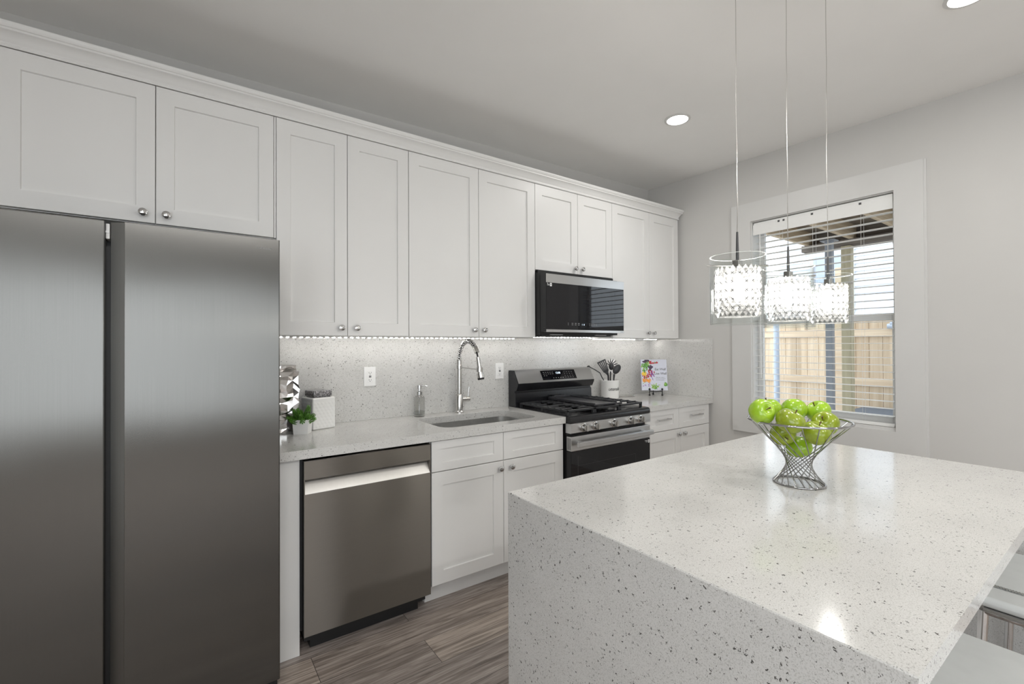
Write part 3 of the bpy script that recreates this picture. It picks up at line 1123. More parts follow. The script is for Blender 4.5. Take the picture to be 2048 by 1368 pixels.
m.tube([(fx, fy, CT + .306), (fx, fy - .06, CT + .303), (hk.x, hk.y + .02, CT + .297)], .004, 10)
m.cyl((hk.x - .0, hk.y, CT + .283), (hk.x, hk.y, CT + .311), .021, .021, 24)
build('support_arm', m, M['nickel'], t)
m = MB()
m.cyl((fx + .02, fy, CT + .088), (fx + .075, fy - .004, CT + .088), .0175, .0175, 24)
m.tube([(fx + .066, fy, CT + .098), (fx + .070, fy, CT + .13), (fx + .076, fy, CT + .168)], .005, 10)
build('lever_handle', m, M['nickel'], t)

# ------------------------------------------------------------------ gas range
t = thing('gas_range', ((RX0 + RX1) / 2, -.33, 0), 'black and steel gas range with five knobs and a black oven door', 'range')
m = MB()
m.box(RX0 + .003, RX1 - .003, -.645, -.03, .02, .895)
m.box(RX0 + .02, RX1 - .02, -.62, -.06, 0, .02)
build('body', m, M['darkpl'], t)
m = MB()
ctp = [(-.66, .8675), (-.688, .8690), (-.690, .8800), (-.688, .8950), (-.682, .9045), (-.668, .9095), (-.64, .9105), (-.10, .9105), (-.10, .896), (-.63, .896)]
m.prism([(RX0, y, z) for y, z in ctp], (RX1 - RX0, 0, 0))
build('cooktop', m, M['black'], t, angle=40)
m = MB()
for bx, by, br in ((-1.50, -.49, .05), (-1.50, -.22, .04), (-1.267, -.355, .05), (-1.03, -.49, .045), (-1.03, -.22, .04)):
    m = MB()
    m.lathe([(0, 0), (br * 1.1, 0), (br * 1.1, .006), (br * .8, .009), (br * .8, .014), (br * .72, .018), (0, .019)], (bx, by, .9105), 28)
    build('burner_cap', m, M['iron'], t)
def grate(x0, x1, y0=-.635, y1=-.125, z=.944):
    m = MB()
    w = .0065
    m.box(x0, x1, y0, y0 + .016, z - .014, z, .003)
    m.box(x0, x1, y1 - .016, y1, z - .014, z, .003)
    m.box(x0, x0 + .014, y0, y1, z - .014, z, .003)
    m.box(x1 - .014, x1, y0, y1, z - .014, z, .003)
    m.box(x0, x1, (y0 + y1) / 2 - w, (y0 + y1) / 2 + w, z - .014, z, .003)
    xm = (x0 + x1) / 2
    for k in range(1, 8):
        yy = y0 + (y1 - y0) * k / 8
        if k == 4:
            continue
        m.box(x0, xm - .03, yy - w, yy + w, z - .010, z + .003, .0025)
        m.box(xm + .03, x1, yy - w, yy + w, z - .010, z + .003, .0025)
    for xx in (x0 + .007, x1 - .007):
        for yy in (y0 + .01, y1 - .01, (y0 + y1) / 2):
            m.box(xx - .007, xx + .007, yy - .008, yy + .008, .911, z - .012)
    return build('grate', m, M['iron'], t)
grate(RX0 + .022, -1.385)
grate(-1.383, -1.140)
grate(-1.138, RX1 - .018)
# front control strip
m = MB()
cp = [(-.640, .806), (-.688, .806), (-.692, .809), (-.6915, .862), (-.688, .8665), (-.640, .8665)]
m.prism([(RX0, y, z) for y, z in cp], (RX1 - RX0, 0, 0))
cpan = build('control_panel', m, M['steel'], t, angle=20)
for kx in (-1.545, -1.441, -1.268, -1.101, -.996):
    m = MB()
    T = Matrix.Translation((kx, -.692, .8365)) @ FACE_Y
    m.lathe([(0, 0), (.027, 0), (.027, .004), (.0215, .006), (.0205, .026), (.0185, .030), (0, .031)], (0, 0, 0), 32, T)
    m.box(-.0055, .0055, -.021, .021, .006, .040, .002, T=T)
    build('knob', m, M['nickel'], t)
m = MB()
m.mesh(*text_mesh('SAMSUNG', .008, T_at(-.913, -.6922, .818) @ FACE_Y, .0001))
build('maker_mark', m, M['grey_ink'], cpan)
# oven door
m = MB()
m.box(RX0 + .002, RX1 - .002, -.691, -.646, .694, .786, .004)
dr = build('oven_door_rail', m, M['steel'], t, 'steel top rail of the oven door')
m = MB()
for k in range(3):
    m.box(RX0 + .0015, RX0 + .0025, -.685 + k * .011, -.681 + k * .011, .704, .776)
build('vent_slots', m, M['darkpl'], dr)
m = MB()
m.box(RX0 + .022, RX1 - .022, -.742, -.720, .725, .757, .005)
for xx in (RX0 + .06, RX1 - .085):
    m.box(xx, xx + .025, -.724, -.690, .732, .752, .003)
build('handle', m, M['steel'], dr)
m = MB()
m.box(RX0 + .002, RX1 - .002, -.689, -.646, .19, .6925, .003)
od = build('oven_door', m, M['blackgl'], t)
m = MB()
m.box(RX0 + .06, RX0 + .0612, -.6896, -.689, .25, .66)
m.box(RX1 - .16, RX1 - .1588, -.6896, -.689, .25, .60)
m.box(RX0 + .06, RX1 - .16, -.6896, -.689, .5992, .60)
build('window_outline', m, M['charc'], od)
m = MB()
m.box(RX1 - .024, RX1 - .008, -.6894, -.689, .658, .680, .0002)
m.box(RX1 - .060, RX1 - .030, -.6894, -.689, .673, .676)
m.box(RX1 - .050, RX1 - .030, -.6894, -.689, .665, .668)
sq = build('feature_sticker', m, M['white_ink'], od)
m = MB()
m.box(RX1 - .0185, RX1 - .0135, -.6897, -.6894, .664, .674)
build('sticker_mark', m, M['ink'], sq)
m = MB()
m.box(RX0 + .002, RX1 - .002, -.688, -.646, .05, .185, .004)
build('storage_drawer', m, M['steel'], t)
# backguard
m = MB()
bgp = [(-.02, .90), (-.02, 1.172), (-.086, 1.172), (-.138, 1.079), (-.136, 1.064), (-.118, 1.030), (-.095, 1.024), (-.095, 1.012), (-.105, 1.010), (-.108, .912), (-.108, .90)]
m.prism([(RX0, y, z) for y, z in bgp], (RX1 - RX0, 0, 0))
bg = build('backguard', m, M['black'], t, angle=25)
dvec = Vector((0, -.052, -.093)).normalized()         # down the sloping face
nrm = Vector((0, -.093, .052)).normalized()
def face_pt(x, s, off=0.):
    p = Vector((x, -.086, 1.172)) + dvec * s + nrm * off
    return p
sl = math.hypot(.052, .093)
m = MB()
q = [face_pt(RX0 + .004, -.002, .0), face_pt(RX1 - .002, -.002, .0), face_pt(RX1 - .002, sl - .001), face_pt(RX0 + .004, sl - .001)]
m.prism(q, nrm * .003)
m.prism([(RX0 + .004, -.088, 1.1725), (RX1 - .002, -.088, 1.1725), (RX1 - .002, -.03, 1.1725), (RX0 + .004, -.03, 1.1725)], (0, 0, .0025))
fp = build('control_fascia', m, M['steel'], bg, 'steel fascia')
m = MB()
q = [face_pt(-1.415, .012, .0032), face_pt(-1.068, .012, .0032), face_pt(-1.068, .090, .0032), face_pt(-1.415, .090, .0032)]
m.prism(q, nrm * .0012)
build('display', m, M['blackgl'], bg, 'black touch display')
TF = Matrix.Translation(face_pt(-1.247, .036, .0050)) @ Matrix(((1, 0, 0, 0), (0, -dvec.y, nrm.y, 0), (0, -dvec.z, nrm.z, 0), (0, 0, 0, 1)))
m = MB()
m.mesh(*text_mesh('12:08', .022, TF, .0002))
build('clock_digits', m, M['clock'], bg, 'lit blue white digits')
m = MB()
rnd = random.Random(3)
for row, ss in enumerate((.026, .040, .054)):
    for k in range(5):
        if row < 2 or k < 2:
            xx = -1.395 + k * .022
            m.prism([face_pt(xx, ss, .0047), face_pt(xx + .012, ss, .0047), face_pt(xx + .012, ss + .003, .0047), face_pt(xx, ss + .003, .0047)], nrm * .0003)
for row, ss in enumerate((.028, .044, .060, .074)):
    for k in range(4):
        xx = -1.185 + k * .026
        m.prism([face_pt(xx, ss, .0047), face_pt(xx + .006, ss, .0047), face_pt(xx + .006, ss + .004, .0047), face_pt(xx, ss + .004, .0047)], nrm * .0003)
for k in range(5):
    xx = -1.31 + k * .024
    m.prism([face_pt(xx, .074, .0047), face_pt(xx + .009, .074, .0047), face_pt(xx + .009, .079, .0047), face_pt(xx, .079, .0047)], nrm * .0003)
build('touch_keys', m, M['grey_ink'], bg)

# griddle plate over the middle burner
t = thing('griddle', (-1.255, -.37, .948), 'flat black griddle plate lying across the middle grate of the range', 'griddle')
m = MB()
gx0, gx1, gy0, gy1, gz = -1.372, -1.150, -.62, -.135, .9475
m.box(gx0, gx1, gy0, gy1, gz, gz + .010, .004)
m.box(gx0, gx0 + .010, gy0, gy1, gz + .006, gz + .020, .003)
m.box(gx1 - .010, gx1, gy0, gy1, gz + .006, gz + .020, .003)
m.box(gx0, gx1, gy1 - .012, gy1, gz + .006, gz + .022, .003)
m.box(gx0, gx1, gy0, gy0 + .03, gz + .004, gz + .012, .003)
build('plate', m, M['griddle'], t)
m = MB()
m.box(gx0 + .055, gx1 - .055, gy1 - .012, gy1 + .020, gz + .016, gz + .030, .005)
build('grip', m, M['griddle'], t)

# ------------------------------------------------------------------ microwave
MX0, MX1, MY = -1.653, -.887, -.458
t = thing('microwave', ((MX0 + MX1) / 2, -.23, 1.43), 'black over the range microwave with steel top band', 'microwave')
m = MB()
m.box(MX0, MX1, -.392, -.02, 1.432, 1.850)
m.box(MX0 + .04, MX1 - .04, -.36, -.05, 1.420, 1.434)
m.box(MX0 + .01, MX1 - .01, -.36, -.02, 1.850, 1.872)
build('case', m, M['darkpl'], t)
m = MB()
m.box(MX0, MX1, MY, -.394, 1.446, 1.834, .004)
dd = build('door', m, M['blackgl'], t)
m = MB()
m.box(MX0 + .001, MX1 - .001, MY - .0022, MY + .002, 1.776, 1.835, .001)
build('top_band', m, M['steel'], dd, 'brushed steel band')
m = MB()
m.box(MX0 + .001, MX1 - .001, MY - .0022, MY + .002, 1.4455, 1.4635, .001)
bb = build('bottom_strip', m, M['steel'], dd, 'thin brushed steel strip')
m = MB()
m.mesh(*text_mesh('SAMSUNG', .007, T_at(MX1 - .028, MY - .0024, 1.454) @ FACE_Y, .0001))
build('maker_mark', m, M['grey_ink'], bb)
m = MB()
rows = ((-1.46, 1), (-1.425, 2), (-1.395, 2), (-1.365, 2))
for xx, w in rows:
    for zz in (1.5065, 1.4965):
        m.box(xx, xx + .008 * w, MY - .0005, MY, zz, zz + .003)
for k in range(5):
    m.box(-1.255 + k * .017, -1.247 + k * .017, MY - .0005, MY, 1.4965, 1.499)
    m.box(-1.255 + k * .017, -1.247 + k * .017, MY - .0005, MY, 1.5065, 1.509)
build('touch_keys', m, M['grey_ink'], dd)
m = MB()
m.mesh(*text_mesh('1  0', .017, T_at(-1.315, MY - .0005, 1.500) @ FACE_Y, .0001))
build('clock_digits', m, M['clock'], dd, 'lit white digits')
m = MB()
m.box(MX0 + .034, MX0 + .050, MY - .0006, MY, 1.752, 1.774, .0002)
m.box(MX0 + .010, MX0 + .016, MY - .0006, MY, 1.769, 1.772)
m.box(MX0 + .010, MX0 + .030, MY - .0006, MY, 1.763, 1.765)
m.box(MX0 + .010, MX0 + .030, MY - .0006, MY, 1.757, 1.759)
sq = build('feature_sticker', m, M['white_ink'], dd)
m = MB()
m.box(MX0 + .0395, MX0 + .0445, MY - .0009, MY - .0006, 1.758, 1.768)
build('sticker_mark', m, M['ink'], sq)
m = MB()
for xx in (-1.54, -1.10):
    m = MB()
    m.box(xx, xx + .11, -.375, -.34, 1.4285, 1.4325, .001)
    build('task_lamp_lens', m, M['whitepl'], t)

# ------------------------------------------------------------------ led strips under the wall cabinets
def led(x0, x1, y, z, label):
    t = thing('led_strip', ((x0 + x1) / 2, y, z - .004), label, 'led strip', 'lit strips under the wall cabinets')
    m = MB()
    m.box(x0, x1, y - .006, y + .006, z - .0015, z, 0)
    build('tape', m, M['whitepl'], t)
    k = int((x1 - x0) / .033)
    first = None
    for i in range(k):
        dx = (i + .5) * (x1 - x0) / k
        if first is None:
            m = MB()
            xx = x0 + dx
            m.box(xx - .007, xx + .007, y - .0045, y + .0045, z - .0040, z - .0016)
            first, d0 = build('diode', m, M['led'], t), dx
        else:
            c = first.copy()
            COL.objects.link(c)
            c.location.x = dx - d0
led(-3.24, -1.665, -.12, 1.4080, 'long glowing led strip under the cabinets above the sink')
led(-1.645, -.895, -.12, 1.4185, 'glowing led strip beneath the microwave')
led(-.880, -.045, -.12, 1.4080, 'glowing led strip under the corner cabinet')
b = MB()
b.box(-.545, -.470, -.315, -.285, 1.392, 1.4075, .003)
o = build('led_connector', b, M['whitepl'])
tag(o, 'small white connector box under the corner wall cabinet', 'connector')
b = MB()
for k, (dx, dr) in enumerate(((0, .016), (.018, .02), (.036, .014))):
    b.tube([(-.875 + dx, -.30, 1.408), (-.880 + dx, -.305, 1.408 - dr * .8), (-.868 + dx, -.31, 1.408 - dr * 1.3), (-.860 + dx, -.30, 1.408 - dr * .7), (-.858 + dx, -.295, 1.408)], .0014, 6)
o = build('loose_wire', b, M['nickel'])
tag(o, 'thin loose looped wire hanging under the corner wall cabinet by the microwave', 'wire')

# ------------------------------------------------------------------ outlets on the splash
def outlet(x, z, label):
    t = thing('wall_outlet', (x, -.0125, z - .0585), label, 'outlet', 'white wall outlets on the backsplash')
    m = MB()
    m.box(x - .036, x + .036, -.0185, -.0125, z - .0585, z + .0585, .002)
    build('cover_plate', m, M['whitepl'], t)
    m = MB()
    m.box(x - .0165, x + .0165, -.0205, -.018, z - .0335, z + .0335, .0008)
    sk = build('socket_face', m, M['whitepl'], t)
    m = MB()
    for s in (-1, 1):
        zz = z + s * .022
        m.box(x - .0075, x - .0055, -.0208, -.020, zz - .003, zz + .006)
        m.box(x + .0055, x + .0075, -.0208, -.020, zz - .002, zz + .005)
        m.cyl((x, -.0208, zz - .007), (x, -.020, zz - .007), .0025, n=10)
    m.box(x - .007, x + .007, -.0212, -.020, z + .001, z + .0055)
    m.box(x - .007, x + .007, -.0212, -.020, z - .0055, z - .001)
    build('slots', m, M['ink'], sk)
    return t
outlet(-2.683, 1.1715, 'white outlet plate between the white canister and the soap bottle')
outlet(-1.731, 1.1715, 'white outlet plate between the faucet and the range')
outlet(-.535, 1.1695, 'white outlet plate half hidden behind the black cooking utensils')

# ------------------------------------------------------------------ things on the left worktop
t = thing('canister', (-3.175, -.085, CT), 'tall hammered silver lidded canister standing beside the refrigerator', 'canister')
def hammered(m, x0, x1, y0, y1, z0, z1, nx, nz, amp, seed):
    rnd = random.Random(seed)
    ring = []
    for (ax, ay, bx, by, nxm) in ((x0, y0, x1, y0, (0, -1)), (x1, y0, x1, y1, (1, 0)), (x1, y1, x0, y1, (0, 1)), (x0, y1, x0, y0, (-1, 0))):
        for i in range(nx):
            f = i / nx
            ring.append((ax + (bx - ax) * f, ay + (by - ay) * f, nxm, i == 0))
    V, F = [], []
    k = len(ring)
    for j in range(nz + 1):
        z = z0 + (z1 - z0) * j / nz
        for (x, y, nn, corner) in ring:
            e = 0 if j in (0, nz) else 1
            a = rnd.uniform(-amp, amp * .35) if e else 0
            sx = rnd.uniform(-.004, .004) * e
            sz = rnd.uniform(-.007, .007) * e
            V.append((x + nn[0] * a + sx * abs(nn[1]) * (0 if corner else 1), y + nn[1] * a + sx * abs(nn[0]) * (0 if corner else 1), z + sz))
    for j in range(nz):
        for i in range(k):
            i2 = (i + 1) % k
            if rnd.random() < .5:
                F += [(j * k + i, j * k + i2, (j + 1) * k + i2), (j * k + i, (j + 1) * k + i2, (j + 1) * k + i)]
            else:
                F += [(j * k + i, j * k + i2, (j + 1) * k + i), (j * k + i2, (j + 1) * k + i2, (j + 1) * k + i)]
    F += [tuple(range(k))[::-1], tuple(range(nz * k, (nz + 1) * k))]
    m.mesh(V, F)
m = MB()
hammered(m, -3.250, -3.104, -.150, -.026, CT, 1.2230, 5, 14, .007, 5)
build('body', m, M['silver'], t, smooth=False)
m = MB()
hammered(m, -3.240, -3.118, -.142, -.034, 1.2235, 1.2565, 5, 3, .005, 9)
build('lid', m, M['silver'], t, smooth=False)

ca = R(15)
cx, cyy = -3.045 + (math.cos(ca) - math.sin(ca)) * .065, -.186 + (math.sin(ca) + math.cos(ca)) * .065
t = thing('canister', (cx, cyy, CT), 'square white quilted canister with a silver glitter lid', 'canister')
m = MB()
T = T_at(cx, cyy, 0, ca)
w = .065
m.box(-w, w, -w, w, CT, 1.0785, .008, 3, T)
nd = 5
for face in range(4):
    Tf = T @ Matrix.Rotation(R(90 * face), 4, 'Z')
    # raised quilt lozenges on every side face
    stp = .124 / 6
    for i in range(-1, 8):
        for j in range(0, 8):
            px = -.062 + (i + (.5 if j % 2 else 0)) * stp
            pz = CT + .017 + j * stp * .9 * .95
            if abs(px) > .054 or pz > 1.066:
                continue
            a = stp * .5
            V = [(px - a, -w, pz), (px, -w, pz - a), (px + a, -w, pz), (px, -w, pz + a), (px, -w - .0032, pz)]
            m.mesh([Tf @ Vector(v) for v in V], [(0, 1, 4), (1, 2, 4), (2, 3, 4), (3, 0, 4)])
build('body', m, M['ceram'], t, angle=50)
m = MB()
m.box(-.046, .046, -.046, .046, 1.0787, 1.0835, .002, 2, T)
m.box(-.052, .052, -.052, .052, 1.0840, 1.1150, .004, 2, T)
build('lid', m, M['glitter'], t, 'silver glitter lid')

pa = math.atan2(-.037, .071)
pcx, pcy = -3.158 + .04 * (math.cos(pa) - math.sin(pa)), -.248 + .04 * (math.sin(pa) + math.cos(pa))
t = thing('potted_succulent', (pcx, pcy, CT), 'small green artificial succulent in a square white planter', 'plant')
T = T_at(pcx, pcy, 0, pa)
m = MB()
w = .039
outer = [(-w, -w), (w, -w), (w, w), (-w, w)]
V, F = [], []
for (s, z) in ((.88, CT), (1., CT + .074), (.9, CT + .074), (.86, CT + .064)):
    V += [T @ Vector((x * s, y * s, z)) for x, y in outer]
for q in range(3):
    F += [(q * 4 + i, q * 4 + (i + 1) % 4, (q + 1) * 4 + (i + 1) % 4, (q + 1) * 4 + i) for i in range(4)]
F += [(3, 2, 1, 0)]
m.mesh(V, F)
build('planter', m, M['plaster'], t)
m = MB()
m.box(-w * .87, w * .87, -w * .87, w * .87, CT + .060, CT + .0645, 0, 2, T)
build('soil', m, M['soil'], t)
m = MB()
rnd = random.Random(11)
def sprig(m, p0, d, ln, r0):
    d = d.normalized()
    a = d.orthogonal().normalized()
    c = d.cross(a)
    m.tube([p0, p0 + d * ln * .95], .0022, 6)
    k = int(ln / .0042)
    for i in range(k):
        f = (i + .5) / k
        rr = r0 * (1 - .55 * f * f) * (.85 if f < .12 else 1)
        for j in range(6):
            t_ = 2 * math.pi * (j / 6 + i * .31)
            e = a * math.cos(t_) + c * math.sin(t_)
            q = p0 + d * (f * ln) + e * rr * .5
            ax = (e + d * .75).normalized()
            sd = d.cross(e)
            hb = rr * .26
            tip = q + ax * rr * .75
            mid = q + ax * rr * .38
            nn = (d - ax * d.dot(ax)).normalized() * rr * .13
            V = [q - sd * hb * .5, q + sd * hb * .5, mid + sd * hb, mid - sd * hb, tip, mid + nn, mid - nn * 1.3]
            m.mesh(V, [(0, 1, 5), (1, 2, 5), (2, 4, 5), (4, 3, 5), (3, 0, 5), (1, 0, 6), (2, 1, 6), (4, 2, 6), (3, 4, 6), (0, 3, 6)])
for (ox, oy, dx, dy, dz, ln, r0) in (( .012, 0, .25, -.05, 1, .086, .018), (-.018, -.005, -.35, -.1, 1, .070, .017), (.0, -.015, .10, -.55, .8, .050, .017),
                                     (.022, -.01, 1.0, -.15, .38, .052, .015), (-.02, -.02, -.75, -.5, .55, .058, .016), (-.01, .015, -.2, .5, 1, .062, .017),
                                     (.02, .018, .6, .6, .7, .05, .016), (-.024, .01, -.95, .25, .65, .050, .016), (.004, -.02, .35, -.8, .35, .045, .015),
                                     (-.008, -.008, -.12, -.3, 1., .075, .017), (.016, -.014, .5, -.45, .9, .055, .016), (-.02, -.022, -.4, -.8, .3, .044, .015)):
    sprig(m, T @ Vector((ox, oy, CT + .060)), (T.to_3x3() @ Vector((dx, dy, dz))), ln, r0)
build('foliage', m, M['leaf'], t, angle=40)

t = thing('soap_dispenser', (-2.386, -.075, CT), 'clear glass soap bottle with silver pump beside the sink', 'dispenser')
sx, sy = -2.386, -.075
m = MB()
m.lathe([(0, .0), (.032, .0), (.0355, .004), (.0355, .112), (.033, .124), (.024, .134), (.0145, .138), (.0145, .146), (.012, .146), (.012, .136), (.022, .130), (.031, .120), (.0325, .110), (.0325, .014), (.028, .011), (0, .011)], (sx, sy, CT), 36)
build('bottle', m, M['soapgl'], t)
m = MB()
m.lathe([(0, .0115), (.0275, .0115), (.0318, .0145), (.0318, .035), (0, .035)], (sx, sy, CT), 30)
build('liquid', m, M['liquid'], t)
m = MB()
m.lathe([(0, .139), (.0185, .139), (.0185, .158), (.010, .163), (.0085, .176), (.0145, .177), (.0145, .199), (0, .201)], (sx, sy, CT), 28)
m.tube([(sx, sy, CT + .194), (sx + .03, sy - .018, CT + .196), (sx + .042, sy - .026, CT + .192)], .0042, 10, radii=[.005, .0042, .003])
m.cyl((sx, sy, CT + .02), (sx, sy, CT + .14), .0022, n=8)
build('pump', m, M['chrome'], t)

# ------------------------------------------------------------------ things on the corner worktop
kx, ky = -.672, -.115
t = thing('utensil_crock', (kx, ky, CT), 'white ceramic crock lettered utensils, full of black cooking tools', 'crock')
m = MB()
m.lathe([(0, 0), (.071, 0), (.074, .004), (.079, .145), (.081, .150), (.079, .154), (.075, .154), (.073, .148), (.068, .010), (0, .010)], (kx, ky, CT), 48)
build('pot', m, M['ceram'], t)
m = MB()
rr = .0775
def wrap(v):
    a = v.x / rr
    r_ = rr + .0006 + v.z
    return Vector((r_ * math.sin(a), -r_ * math.cos(a), v.y))
# the lettering looks a little to the right of the camera
fa = R(-17)
m.mesh(*text_mesh('utensils', .040, T_at(kx, ky, CT + .083, fa), .0004, .35, .92, wrap))
build('lettering', m, M['ink'], t, 'black script lettering')

def at_crock(px, py, pz):
    return Vector((kx + px, ky + py, CT + pz))
# direction pointing to the camera side, used to turn the flat tools
vr = Vector((.815, -.58, 0))
vf = Vector((.58, .815, 0))
def U(a, b_, z):
    """crock coordinates: a to the viewer's right, b_ away, z up from the worktop"""
    return Vector((kx, ky, CT)) + vr * a + vf * b_ + Vector((0, 0, z))

def ut(name, label):
    return thing(name, (kx, ky, CT + .012), label, 'utensil', 'black cooking tools in the crock')
t = ut('spatula', 'black slotted turner leaning left in the white crock')
m = MB()
p0, p1 = U(-.008, .005, .014), U(-.016, -.018, .19)
m.tube([p0, p0.lerp(p1, .5), p1, U(-.026, -.02, .215)], .0065, 10, radii=[.005, .006, .0075, .011])
build('handle', m, M['utensil'], t)
m = MB()
def quad_bar(m, a, c, w, th=.003):
    a, c = Vector(a), Vector(c)
    d = (c - a).normalized()
    s = d.cross(vf).normalized() * (w / 2)
    m.prism([a - s, a + s, c + s, c - s], vf * th)
ha = U(-.024, -.02, .205)
dirv = (U(-.075, -.02, .315) - ha).normalized()
sid = dirv.cross(vf).normalized()
for k in range(5):
    o_ = (k - 2) * .0165
    quad_bar(m, ha + sid * o_ * .55 + dirv * .024, ha + sid * o_ + dirv * .118, .0095)
quad_bar(m, ha + sid * -.037 + dirv * .118, ha + sid * .038 + dirv * .118, .012)
m.prism([ha - sid * .008, ha + sid * .008, ha + sid * .025 + dirv * .035, ha - sid * .025 + dirv * .035], vf * .003)
build('slotted_blade', m, M['utensil'], t)

t = ut('pasta_server', 'black pronged pasta server in the middle of the crock')
m = MB()
m.tube([U(.01, .035, .014), U(.010, .025, .15), U(.012, .02, .225)], .006, 10)
build('handle', m, M['utensil'], t)
m = MB()
cc = U(.018, .02, .268)
m.ball(cc, .026, 16, 10, (.8, .8, 1.25))
for k in range(9):
    a = R(-55 + k * 26)
    e = vr * math.cos(a) + Vector((0, 0, 1)) * math.sin(a)
    st = cc + e * .022 + Vector((0, 0, math.sin(a) * .01))
    m.tube([st, st + e * .020 - vf * .006, st + e * .030 - vf * .018], .0035, 8, radii=[.0042, .0036, .0026])
build('pronged_head', m, M['utensil'], t)

t = ut('serving_spoon', 'black solid spoon leaning right in the white crock')
m = MB()
m.tube([U(.03, -.045, .016), U(.026, -.036, .16), U(.030, -.034, .205)], .0062, 10, radii=[.005, .0062, .009])
build('handle', m, M['utensil'], t)
m = MB()
Tb = Matrix.Translation(U(.052, -.036, .246)) @ Matrix(((vr.x, vf.x, 0, 0), (vr.y, vf.y, 0, 0), (0, 0, 1, 0), (0, 0, 0, 1))) @ Matrix.Rotation(R(33), 4, 'Y')
m.ball((0, 0, 0), .034, 20, 14, (.86, .34, 1.32), Tb)
build('spoon_bowl', m, M['utensil'], t)

t = ut('ladle', 'black long handled ladle resting low on the left rim of the crock')
m = MB()
m.tube([U(-.035, -.035, .016), U(-.056, -.03, .152), U(-.075, -.03, .185), U(-.088, -.03, .215), U(-.135, -.03, .245), U(-.170, -.03, .262)], .0042, 8)
build('handle', m, M['utensil'], t)
m = MB()
m.tube([U(-.168, -.03, .262), U(-.180, -.03, .270), U(-.196, -.03, .268)], .006, 8, radii=[.0045, .010, .006])
build('hook_end', m, M['utensil'], t)

t = thing('spoon_rest', (-.50, -.12, CT), 'small grey spoon lying on the worktop beside the crock', 'spoon')
m = MB()
m.tube([(-.585, -.125, CT + .006), (-.52, -.150, CT + .009), (-.475, -.165, CT + .012), (-.440, -.178, CT + .010), (-.425, -.183, CT + .009)], .005, 10, radii=[.004, .0045, .007, .009, .006])
build('handle', m, M['nickel'], t)
m = MB()
m.ball((-.61, -.113, CT + .009), .018, 16, 10, (1.4, .9, .45))
build('spoon_bowl', m, M['nickel'], t)

# cookbook on an easel
ea = math.atan2(-.067, .087)
ex, ey = -.2085, -.2255
t = thing('easel_stand', (ex, ey, CT), 'small black wire easel on the corner worktop holding a cookbook', 'easel')
T = T_at(ex, ey, 0, ea)
def E_(x, y, z):
    return T @ Vector((x, y, CT + z))
m = MB()
for s in (-1, 1):
    m.tube([E_(s * .055, -.02, .006), E_(s * .055, -.02, .052)], .0042, 10)
    m.ball(E_(s * .055, -.02, .008), .0085)
    m.ball(E_(s * .055, -.02, .058), .0092)
    m.tube([E_(s * .055, -.02, .036), E_(s * .045, .018, .044), E_(s * .03, .052, .22)], .0032, 8)
n = 10
m.tube([E_(-.055 + .11 * i / n, -.02, .036 + .006 * math.sin(math.pi * i / n) * -1 + .004), ] and [E_(-.055 + .11 * i / n, -.02, .042 - .006 * math.sin(math.pi * i / n)) for i in range(n + 1)], .0036, 8)
m.tube([E_(0, .07, .006), E_(0, .062, .08), E_(0, .052, .18)], .0038, 8)
m.ball(E_(0, .07, .008), .0085)
m.tube([E_(-.034, .048, .19), E_(.034, .048, .19)], .0032, 8)
o = build('wire_frame', m, M['darkpl'], t, angle=60)

lean = R(-8)
TB = T @ Matrix.Translation((-.008, -.004, CT + .0462)) @ Matrix.Rotation(lean, 4, 'X')
t = thing('cookbook', (ex, ey, CT + .046), 'pale lilac cookbook lettered Eat Well Live Well on the easel', 'book')
bw, bh = .114, .274
m = MB()
m.box(-bw, bw, -.0085, -.006, 0, bh, .0006, 1, TB)
m.box(-bw, -bw + .003, -.0085, .009, 0, bh, .0006, 1, TB)
m.box(-bw, bw, .0065, .009, 0, bh, .0006, 1, TB)
build('cover', m, M['book'], t)
m = MB()
m.box(-bw + .003, bw - .003, -.006, .0065, .003, bh - .003, 0, 1, TB)
build('pages', m, M['paper'], t)
m = MB()
TX = TB @ Matrix.Translation((0, -.0087, 0)) @ FACE_Y
def blk(txt, size, x, z, **kw):
    m.mesh(*text_mesh(txt, size, TX @ Matrix.Translation((x, z, 0)), .0001, **kw))
blk('Eat Well', .031, .054, .186, shear=.12, spacing=.9)
blk('Live Well', .031, .055, .148, shear=.12, spacing=.9)
blk('Make each recipe a', .0098, .052, .115)
blk('fresh start, well seasoned', .0084, .055, .103)
blk('and shared together', .0090, .052, .091)
build('title', m, M['ink'], t, 'black handwritten title')
# printed vegetables down the left side and along the bottom
m = MB()
pm = [M['green'], M['plum'], M['red'], M['violet'], M['yellow'], M['orange'], M['lime'], M['white_ink']]
rnd = random.Random(21)
lay = [0.]
def petal(x, z, ln, wd, ang, mi):
    m.mi = mi
    lay[0] += 1
    y = -.0087 - (lay[0] % 40) * .00001
    P = []
    for i in range(14):
        t_ = 2 * math.pi * i / 14
        r_ = 1 + .12 * math.sin(3 * t_ + x * 90)
        a, c = ln * math.cos(t_) * r_, wd * math.sin(t_) * r_
        P.append(TB @ Vector((max(-bw + .001, min(bw - .001, x + a * math.cos(ang) - c * math.sin(ang))), y, max(.002, min(bh - .002, z + a * math.sin(ang) + c * math.cos(ang))))))
    m.mesh(P, [tuple(range(14))])
for _ in range(34):      # leafy greens
    petal(rnd.gauss(-.078, .018), rnd.gauss(.222, .022), rnd.uniform(.008, .018), rnd.uniform(.004, .007), rnd.uniform(0, 3.1), 0 if rnd.random() < .6 else 6)
for _ in range(8):
    petal(rnd.gauss(-.064, .014), rnd.gauss(.262, .006), rnd.uniform(.010, .016), rnd.uniform(.006, .010), rnd.uniform(0, 3.1), 1)
